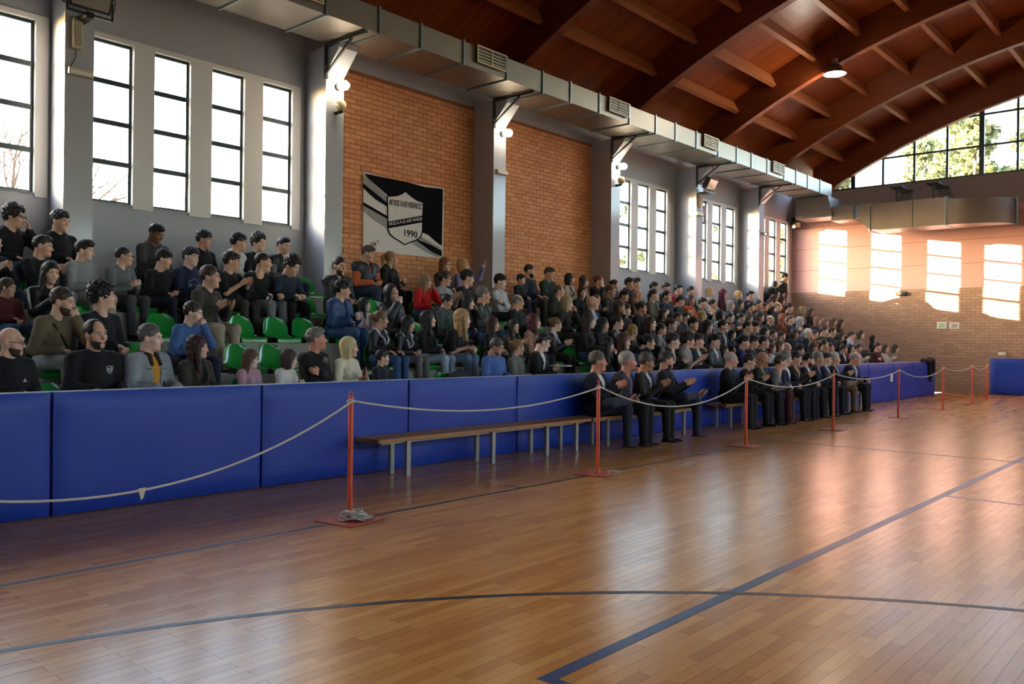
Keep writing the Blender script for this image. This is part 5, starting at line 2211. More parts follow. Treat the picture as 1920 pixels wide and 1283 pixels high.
def corner_speaker():
    r = empty('box_speaker', (31.08, YL - 0.27, 6.15), rz=R(-25), label='black and white box loudspeaker in the far corner under the duct', cat='loudspeaker')
    MB().box((-0.13, -0.12, -0.20), (0.13, 0.10, 0.20)).build('cabinet', M_BLACK, r, bevel=0.015)
    MB().box((-0.10, -0.128, -0.18), (0.10, -0.118, 0.02)).build('grille', M_CREAM, r)
    MB().box((-0.03, 0.10, -0.03), (0.03, 0.33, 0.03)).build('bracket', M_DARKST, r)
    r = empty('scoreboard', (24.16, YL - 0.06, 5.62), label='small red and black scoreboard hung in the far window', cat='scoreboard')
    MB().box((-0.24, -0.05, -0.24), (0.24, 0.05, 0.34)).build('casing', M_BLACK, r, bevel=0.01)
    MB().box((-0.19, -0.056, 0.04), (0.19, -0.049, 0.24)).build('red_panel', plain('red_panel', hexc('#b0252a'), 0.4), r)
    MB().box((-0.15, -0.056, -0.18), (0.12, -0.049, -0.02)).build('lower_panel', M_WHITE, r)
    MB().bar((0, 0.0, 0.34), (0, 0.04, 0.60), 0.03, 0.03).build('hanger', M_DARKST, r)
    r = empty('security_camera', (27.05, YL - PILD, 5.28), label='small dark security camera on the last pillar', cat='camera')
    MB().box((-0.05, -0.26, -0.05), (0.05, -0.06, 0.05)).build('body', M_DARKST, r, bevel=0.012)
    MB().tube([(0, -0.12, 0), (0, -0.02, 0.04), (0, 0, 0.04)], 0.018, 8).build('arm', M_DARKST, r)


corner_speaker()


def high_bay(x, y, z, label, lit=True):
    r = empty('pendant_lamp', (x, y, z), label=label, cat='lamp', group='pendant lamps under the roof')
    MB().lathe([(0.30, 0.0), (0.27, 0.06), (0.17, 0.20), (0.09, 0.27), (0.07, 0.42), (0.0, 0.43)], seg=28).build('reflector', M_ZINC, r, smooth=True)
    MB().lathe([(0.0, -0.028), (0.2, -0.022), (0.27, -0.002), (0.27, 0.003)], seg=28).build('lamp_glass', M_LAMP if lit else M_LGLASS, r, smooth=True)
    top = arc_z(y, DECK_R) - z
    MB().tube([(0, 0, 0.43), (0, 0, top)], 0.012, 6).build('cable', M_DARKST, r)
    if lit:
        point_light((0, 0, -0.16), 35, (1.0, 0.88, 0.7), 0.25, parent=r)


high_bay(22.6, 8.49, 8.78, 'lit round pendant lamp high under the timber roof')


def wall_bits():
    for (y, z, w, h, lab, col, ink) in ((8.05, 2.28, 0.30, 0.22, 'white notice with green print on the far brick wall', '#d5dccf', '#5f9f6a'),
                                        (7.66, 2.27, 0.30, 0.21, 'white notice with dark print on the far brick wall', '#d9d5cd', '#5d5468')):
        r = empty('notice', (XF - 0.021, y, z), label=lab, cat='sign')
        MB().box((-0.01, -w / 2, -h / 2), (0, w / 2, h / 2)).build('board', plain('notice_paper', hexc(col), 0.6), r)
        b = MB()
        for k in range(3):
            b.box((-0.013, -w * 0.36, -h * 0.3 + k * h * 0.22), (-0.0095, w * (0.34 - 0.1 * (k % 2)), -h * 0.3 + k * h * 0.22 + h * 0.12))
        b.build('print', plain('notice_ink', hexc(ink), 0.6), r)
    r = empty('socket_box', (XF - 0.021, 6.22, 1.34), label='white switch box above the dark blue mat on the far wall', cat='switch box')
    MB().box((-0.05, -0.11, -0.05), (0, 0.11, 0.05)).build('housing', M_WHITE, r, bevel=0.008)
    MB().box((-0.056, -0.08, -0.03), (-0.049, -0.01, 0.03)).build('cover', M_CREAM, r)
    r = empty('wall_lamp', (XF - 0.021, 9.37, 3.40), label='small dark wall lamp at the top of the far brickwork', cat='lamp')
    MB().box((-0.09, -0.17, -0.06), (0, 0.17, 0.06)).build('housing', M_DARKST, r, bevel=0.02)
    MB().box((-0.098, -0.02, -0.045), (-0.089, 0.15, 0.045)).build('diffuser', M_CREAM, r)


wall_bits()


# ---- coats and small things
def cloth_pile(name, label, cat, loc, rz, prims, mat, col, h=.014, amp=.010, f=34):
    V, Q = surf(prims + [wrinkle(amp, f)], h)
    o = bpy.data.objects.new(name, mesh_np(name, V, Q, mat))
    o.color = (*hexc(col), 1)
    o.location = loc
    o.rotation_euler = (0, 0, rz)
    link(o)
    return tag(o, label, cat)
# ------------------------------------------------------------------ the spectators
rnd = random.Random(11)
BK, DK, NV, GY, LG, WH = '#121215', '#232327', '#19213a', '#5c5c60', '#9a9a9c', '#d3d1ce'
H_BK, H_DB, H_BR, H_LB, H_BL, H_GR, H_WT, H_RD, H_AU = '#120f0e', '#211814', '#3a281c', '#6b4d33', '#b3935f', '#5c5854', '#a8a49e', '#6e3a22', '#3a1c16'
SKINS = ['#dcae95', '#d2a088', '#e2b8a0', '#c4957c', '#d9aa90', '#e5bea8']
KIND = {'m': ('m', 'm', 1.0), 't': ('m', 't', .985), 'f': ('m', 'f', 1.02), 'w': ('w', 'w', .95), 'wf': ('w', 'wf', .96), 'c': ('c', 't', .78), 'g': ('c', 'w', .78)}
PLACED = {k: [] for k in range(NROW)}
PLACED['b'] = []
ALL = []


def locate(px, py, row, pose, yaw, sc, lo=.86, hi=1.10):
    J = skeleton(pose)
    hx, hy, hz = J['hd']
    ry = 7.46 if row == 'b' else TF[row] + (.365 if row == 0 else .30)
    rz = .455 if row == 'b' else SEAT[row] + .004
    s = sc
    for _ in range(3):
        cx, cy = (hx * math.cos(yaw) - hy * math.sin(yaw)) * s, (hx * math.sin(yaw) + hy * math.cos(yaw)) * s
        X, Z = on_y(px, py, ry + cy)
        s = min(max((Z - rz) / hz, sc * lo if sc > .9 else sc * .9), sc * hi)
    return (X - cx, ry, rz), s, abs((Z - rz) / hz / sc - 1)


def put(px, py, row, kind, hair, hc, top, cols, pose='lap', g=0, pitch=4, label=None, legs=None, skin=None, lod=None, **kw):
    """one spectator whose head shows at (px, py); row None = whichever tier fits"""
    sex, build, sc = KIND[kind]
    yaw = R(min(max(g * .35, -22), 28))
    if row is None:
        best = []
        for r in range(NROW):
            loc, s, err = locate(px, py, r, pose, yaw, sc)
            clash = min([abs(loc[0] - q) for q in PLACED[r]] + [9])
            best.append((err + (0.5 if clash < .40 else 0.12 if clash < .46 else 0), r))
        row = min(best)[1]
    loc, s, err = locate(px, py, row, pose, yaw, sc)
    x = loc[0]
    for _ in range(6):                               # neighbours must not sit in each other's lap
        near = [q for q in PLACED[row] if abs(q - x) < .44]
        if not near:
            break
        q = min(near, key=lambda v: abs(v - x))
        x = q + (.445 if x >= q else -.445)
    if row != 'b' and any(abs(q - x) < .36 for q in PLACED[row]):
        return None
    if row != 'b' and x > 29.3:
        return None
    PLACED[row].append(x)
    by_pillar = row == 4 and any(q - .45 < x < q + .70 for q in PIL)
    loc = (x, loc[1] - (.13 if by_pillar else 0), loc[2])
    d = math.hypot(x, loc[1])
    if lod is None:
        lod = 0 if d < 11.2 else 1 if d < 16.5 else 2
    hy = min(max(g - math.degrees(yaw), -68), 68)
    o = person(loc, yaw, s, sex, build, pose, (hy, pitch, rnd.uniform(-4, 4)), lod, skin=skin or rnd.choice(SKINS), hair=hair, hair_col=hc, top=top,
               cols=cols if isinstance(cols, tuple) else (cols, '#c9c7c4'), legs=legs or rnd.choice([BK, '#1b1c22', '#20222c', '#2b3447', '#3f5574', '#4b4a4c']), **kw)
    ALL.append([o, row, x, label, pose, top, cols])
    return o


# -- foreground: left part of the stand (head pixel, tier, kind, hair, ...)
A, B_, C_, D_, E_ = 0, 1, 2, 3, 4
p = {}
p[1] = put(26, 407, E_, 't', 'curly', H_BK, 'hoodie', BK, 'cheek', 50, 4, 'person in black hoodie with glasses resting a cheek on one hand, top row', glasses='#1a1a1a')
p[2] = put(105, 417, E_, 't', 'fringe', H_BK, 'hoodie', BK, 'lap', 30, 4, 'person in plain black hoodie leaning on the wall beside the first pillar', legs='#8d98a8')
put(-16, 455, D_, 't', 'short', H_BK, 'sweater', BK, 'clap', 40, 2, 'person in black clapping, cut off by the left edge of the picture')
put(80, 462, D_, 'm', 'crop', H_DB, 'sweater', BK, 'clap', 55, 6, 'person in black sweater and grey trousers clapping, fourth row near the left edge', legs='#6f6f70')
put(158, 470, D_, 't', 'quiff', H_DB, 'polo', '#8b8a8c', 'lap', 48, 6, 'person in light grey sweater and cream trousers with hands clasped, fourth row', legs='#b5ab98')
put(211, 479, D_, 't', 'buzz', '#2a201b', 'hoodie', '#66686b', 'phone', 58, 4, 'person in grey hoodie with glasses lifting both hands towards the mouth', glasses='#2a2a2a')
put(307, 487, D_, 't', 'fringe', H_BK, 'sweater', BK, 'lap2', 50, 12, 'person all in black clasping hands beside the navy hoodie, fourth row')
p[8] = put(349, 482, D_, 'm', 'fringe', H_BK, 'hoodie', '#18213f', 'lap', 22, 3, 'person in navy hoodie with a pale hexagon print on the chest')
put(434, 491, D_, 't', 'fringe', H_DB, 'tee', BK, 'clap', 55, 4, 'person in black t-shirt and brown trousers clapping with bare forearms', legs='#3a342f')
put(490, 492, D_, 'm', 'buzz', '#1d1512', 'sweater', BK, 'knees2', 48, 6, 'person in black sweater and grey trousers with hands between the knees', legs='#737277')
put(539, 495, D_, 't', 'curly', H_DB, 'sweater', '#222b3d', 'knees', 20, 26, 'person in dark blue sweater looking down with forearms on the knees', legs='#17171a')
put(293, 438, E_, 'm', 'crop', H_BK, 'hoodie', '#423d3b', 'phone', 22, 26, 'person in dark grey hoodie bent over a phone, top row under the windows', skin='#8a5f48')
put(382, 450, E_, 't', 'fringe', H_BK, 'hoodie', BK, 'lap', 46, 8, 'person in black hoodie, top row, right of the grey hoodie with the phone')
put(447, 455, E_, 't', 'fringe', H_BK, 'hoodie', '#b9b9ba', 'lap2', 62, 6, 'person in white hoodie turned to the right, top row')
p[15] = put(478, 454, E_, 't', 'curly', H_DB, 'sweater', BK, 'lap', 15, 4, 'person in black sweater with white letters on the chest, top row')
put(532, 453, E_, 't', 'crop', H_BK, 'vest', ('#17181c', '#6b6d72'), 'lap', 15, 10, 'person in black padded vest over grey sleeves, top row beside the pillar')
put(14, 540, C_, 'c', 'short', H_BR, 'sweater', '#5d2227', 'lap', 45, 8, 'child in dark red sweater, third row at the left edge')
p[18] = put(90, 513, C_, 'w', 'long', H_BK, 'track', (BK, '#1b1b1e'), 'clap', 5, 2, 'person in black tracksuit top with three white sleeve stripes, third row')
p[19] = put(394, 520, C_, 't', 'short', H_BR, 'hoodie', '#3b352f', 'clap2', 42, 2, 'person in dark brown hoodie and beige trousers clapping in front of the navy hoodie', legs='#a3917c')
p[20] = put(117, 566, B_, 'm', 'short', H_BR, 'polo', '#6d5f49', 'chinL', 46, 8, 'person in olive brown collared sweater holding a hand to the mouth', legs='#8e8f92', beard=('beard', '#4a3424'))
put(192, 550, B_, 't', 'curly', H_BK, 'polo', '#141417', 'lap', 62, -6, 'person in black zip sweater looking up to the right, second row')
put(362, 587, B_, 'm', 'short', '#2b221e', 'polo', '#4a679c', 'chinL', 46, 10, 'person in blue shirt leaning forward with chin on hand, second row')
p[23] = put(22, 641, A, 'f', 'bald', H_BK, 'sweater', '#131316', 'lap', 46, 6, 'person in black sweatshirt with small white mark, front row at the left edge', beard=('beard', '#3a281e'), glasses='#1a1a1a')
p[24] = put(179, 627, A, 'f', 'receding', '#1c1613', 'sweater', '#111114', 'thigh', 12, 3, 'person in black sweatshirt with a white shield emblem, front row', beard=('beard', '#3a2a22'))
p[25] = put(282, 634, A, 'm', 'short', H_GR, 'coat', ('#8f9196', '#c08a2c'), 'thigh', 44, 4, 'person in pale grey ski jacket over a mustard t-shirt, front row', legs='#4a4a50')
put(371, 652, A, 'w', 'wavy', H_AU, 'coat', ('#3a322c', '#111111'), 'lap', 50, 2, 'person in dark brown cardigan with clasped hands, front row')
put(470, 692, A, 'g', 'long', '#5e4028', 'sweater', '#b48a97', 'lap', 50, 10, 'child in pink top, front row behind the blue pads')
put(523, 674, A, 'c', 'bob', H_BR, 'sweater', '#d6cfc6', 'phone', 58, 8, 'child in white sweatshirt holding a tablet, front row')
p[29] = put(586, 636, A, 'f', 'crop', '#6f6b66', 'sweater', '#101013', 'crossed', 58, -3, 'stout person in black sweatshirt with crossed arms, front row', skin='#cf8f78')
p[30] = put(651, 652, A, 'w', 'bob', '#d2bd8c', 'turtle', '#d9cdb2', 'cup', 44, 2, 'person in cream knit sweater holding a brown bottle, front row')
p[31] = put(717, 677, A, 'c', 'crop', H_DB, 'sweater', '#1c1f2b', 'lap', 58, 2, 'child in dark navy shirt with pale letters, front row', )
put(931, 651, A, 'f', 'short', '#4d4843', 'sweater', '#4b6ba6', 'lap2', 25, 20, 'person in light blue sweater looking down, front row', beard=('stubble', '#5c534c'))
put(971, 652, A, 'wf', 'bun', '#80623f', 'turtle', '#75736c', 'lap', 58, 6, 'person in grey sweater, front row, between the light blue sweater and a black coat')
p[34] = put(1010, 642, A, 'm', 'crop', H_BK, 'suit', ('#19191b', '#d8d6d2'), 'phone', 55, 12, 'person in black coat with white collar and glasses, holding papers, front row', glasses='#5a2a20')
p[35] = put(714, 599, B_, 'w', 'pony', '#6b4f35', 'track', (BK, '#17171a'), 'thigh', 50, 4, 'person in black and white track jacket and jeans, second row, leftmost of the track jackets', legs='#34527c')
p[36] = put(763, 608, B_, 'w', 'long', H_BK, 'track', (BK, '#17171a'), 'lap2', 55, 8, 'person in black and white track jacket and grey patterned trousers, second row', legs='#6f6a68')
put(803, 599, B_, 'w', 'long', H_DB, 'sweater', BK, 'lap', 60, -4, 'person in black sweater with face turned up, second row beside patterned trousers', legs='#9fb0c4')
p[38] = put(857, 597, B_, 'w', 'wavy', '#a8875a', 'tee', BK, 'knees', 55, 2, 'person in black t-shirt and pale ripped jeans leaning on the knees, second row', legs='#7d93ad')
put(924, 608, B_, 'w', 'long', H_AU, 'tee', BK, 'lap', 52, 2, 'person in black t-shirt with bare arms, second row above the light blue sweater')
put(963, 613, B_, 'w', 'longfront', H_BK, 'sweater', '#4a4138', 'clap', 0, 2, 'person in dark patterned top clapping towards the camera, second row')
put(994, 604, B_, 'w', 'wavy', '#4d1f18', 'polo', '#a8806b', 'clap2', 42, -2, 'person in beige patterned blouse clapping, second row')
p[42] = put(1042, 609, B_, 'w', 'bun', H_LB, 'track', (BK, '#17171a'), 'clap2', 55, 4, 'person in black and white track jacket clapping beside the empty concrete gap', legs='#18181a')
p[43] = put(642, 544, C_, 'm', 'fringe', H_BK, 'puffer', ('#1f3f70', '#20304e'), 'cup', 54, 4, 'person in bright blue padded jacket and jeans holding a paper cup', legs='#4d6f9c')
put(684, 572, C_, 'g', 'longfront', H_BK, 'jacket', ('#b89aa4', '#cfc6c6'), 'lap', 40, 4, 'child in pink and white jacket beside the blue padded jacket')
p[45] = put(735, 551, C_, 'w', 'hood', '#202128', 'puffer', ('#2a2c33', '#1a1a1e'), 'drink', 5, 2, 'person in dark hooded jacket with glasses drinking from a white cup', glasses='#222222')
put(838, 565, C_, 'w', 'bun', H_BK, 'hoodie', '#46504b', 'lap', 32, 16, 'person in grey green hoodie looking down, third row')
put(871, 567, C_, 'w', 'long', H_BK, 'sweater', BK, 'cheek', 52, 2, 'person in black with a hand against the cheek, third row')
put(902, 552, C_, 'm', 'short', '#6b6863', 'vest', (BK, '#403e42'), 'lap', 54, 2, 'person in black vest over grey sleeves, third row in front of the pillar', skin='#cf9d84')
put(971, 566, C_, 'f', 'ring', '#6f6a66', 'jacket', ('#19191b', '#2a2a2c'), 'lap', 48, 6, 'person in black jacket with glasses, third row near the pillar', glasses='#3a3a3a')
put(636, 500, D_, 'm', 'short', '#221b18', 'vest', ('#1a1b1f', '#3b3c40'), 'lap', 5, 4, 'person in dark vest with sunglasses on the head, fourth row beside the pillar', beard=('beard', '#2b211c'))
put(798, 528, D_, 'wf', 'long', '#8a6d4c', 'sweater', '#c3141c', 'cheek', 40, 2, 'person in bright red sweater with a hand raised to the face')
put(834, 523, D_, 'w', 'bun', H_DB, 'tee', '#8f9092', 'clap', 34, 4, 'person in light grey t-shirt with glasses clapping beside the red sweater', glasses='#2a1a1a')
put(876, 520, D_, 'm', 'fringe', H_BK, 'jacket', (BK, '#20242c'), 'lap', 50, 6, 'person in black jacket, fourth row, below the lilac sweater')
put(682, 477, E_, 'f', 'crop', '#4b4038', 'vest', ('#1e2130', '#bb5a35'), 'lap2', 30, 14, 'stout person in navy vest over orange sleeves below the banner')
p[56] = put(734, 482, E_, 'w', 'pony', '#8f7350', 'hoodie', BK, 'cup', 55, 2, 'person in black hoodie holding out a paper cup below the banner')
put(835, 497, E_, 'w', 'wavy', '#7a4426', 'sweater', '#3a352f', 'lap', 5, 2, 'person in dark top with glasses at the right end of the banner', glasses='#6a5a4a')
p[58] = put(869, 492, E_, 'wf', 'bob', '#b4875a', 'turtle', '#7f7ba6', 'photo', 48, 0, 'person in lilac sweater filming with a raised phone')
put(938, 524, D_, 't', 'fringe', H_DB, 'hoodie', '#a9aaac', 'crossed', 30, 10, 'person in pale grey hoodie with crossed arms beside the pillar')
put(969, 525, E_, 'c', 'fringe', H_BK, 'sweater', BK, 'lap', 10, 2, 'child in black below the second brick panel')
put(991, 504, E_, 'f', 'buzz', '#2e2420', 'sweater', '#151b2c', 'thigh', 30, 6, 'person in dark navy sweater below the second brick panel', beard=('beard', '#171210'))
put(1030, 508, E_, 'm', 'crop', '#3f3128', 'coat', ('#20302c', '#1a1a1a'), 'lap', 15, 14, 'person in dark green parka below the second brick panel')

# -- the men on the benches
b1 = put(1121, 677, 'b', 'm', 'short', '#5a544c', 'suit', ('#1b1e28', '#d9d8d6'), 'leg4b', 40, 0, 'person in navy blazer and white shirt with one leg crossed, leftmost on the benches', legs='#26303f', shoes=('shoe', '#5a3d28'), lod=0, skin='#cf8f78')
b2 = put(1177, 678, 'b', 'f', 'short', '#9a968f', 'suit', ('#3a3536', '#6a6aa8'), 'chinL', 42, 0, 'person in grey brown jacket over a violet blue shirt, chin on fist, on the bench', legs='#1c1d22', lod=0, skin='#cb8a74')
b3 = put(1212, 680, 'b', 'm', 'short', '#4a4541', 'suit', ('#2a2320', '#b9c2d4'), 'clap', 44, 10, 'person in dark brown coat and pale blue shirt clapping on the bench', legs='#1d1d20', lod=0, skin='#b07a5c')
b4 = put(1249, 675, 'b', 'm', 'crop', '#3a3531', 'turtle', '#17181c', 'leg4', 42, 4, 'person in black sweater and jeans clapping with one brown shoe crossed over', legs='#232d3d', shoes=('trainer', '#7b4a2e'), lod=0, beard=('stubble', '#3d342f'))
put(1371, 670, 'b', 'm', 'ring', H_WT, 'suit', ('#16171f', '#1d2236'), 'clap', 34, 8, 'person in long black coat clapping, leftmost of the long row of men', legs='#1b1a1a', lod=1)
put(1405, 678, 'b', 'm', 'short', '#231a15', 'jacket', ('#191a1b', '#5a2020'), 'clap', 25, 12, 'person in black jacket clapping, second in the long row of men', legs='#161617', lod=1)
put(1424, 673, 'b', 'm', 'bald', H_GR, 'suit', ('#23241f', '#6c7a5a'), 'lap2', 40, 12, 'person in dark olive jacket with a green lanyard on the bench', legs='#161617', lod=1, skin='#a97a5c')
put(1449, 671, 'b', 'm', 'crop', '#3f3b37', 'suit', ('#5f6064', '#c9c7c4'), 'knees', 42, 4, 'person in light grey jacket and white shirt leaning forward on the bench', legs='#43151c', lod=1)
put(1473, 672, 'b', 'm', 'short', '#7a756f', 'suit', ('#1a2140', '#dad8d5'), 'lap', 22, 14, 'person in navy suit and open white shirt holding a paper on the bench', legs='#181a22', lod=1)
put(1492, 669, 'b', 'm', 'short', '#201713', 'suit', ('#23201f', '#c39a55'), 'clap', 22, 14, 'person with yellow scarf clapping in the long row of men', legs='#181a22', lod=1)
put(1516, 675, 'b', 'm', 'short', '#1d1512', 'suit', ('#262225', '#d6d4d4'), 'lap2', 34, 18, 'person in dark suit and white shirt looking down on the bench', legs='#151620', lod=1, beard=('beard', '#221914'))
put(1534, 673, 'b', 'm', 'short', '#8a857f', 'suit', ('#1d2433', '#7f93b4'), 'clap2', 20, 8, 'person in dark blue suit and pale blue shirt clapping on the bench', legs='#161b2c', lod=1)
put(1549, 674, 'b', 'm', 'crop', '#2a2320', 'suit', ('#1c1f2c', '#8ea3c6'), 'lap', 18, 6, 'person in navy jacket with blue scarf in the long row of men', legs='#1a1c26', lod=1)
put(1565, 673, 'b', 'm', 'short', '#c2beb8', 'suit', ('#15171a', '#a9adb3'), 'leg4b', 26, 4, 'person in black jacket with one leg crossed, second from the right on the benches', legs='#6d5f4f', lod=1, shoes=('shoe', '#4a3426'))
put(1604, 673, 'b', 'f', 'ring', '#9a9690', 'suit', ('#171c2c', '#9fb0d0'), 'knees2', 20, 16, 'person in dark navy coat bent forward at the right end of the benches', legs='#17181c', lod=1)

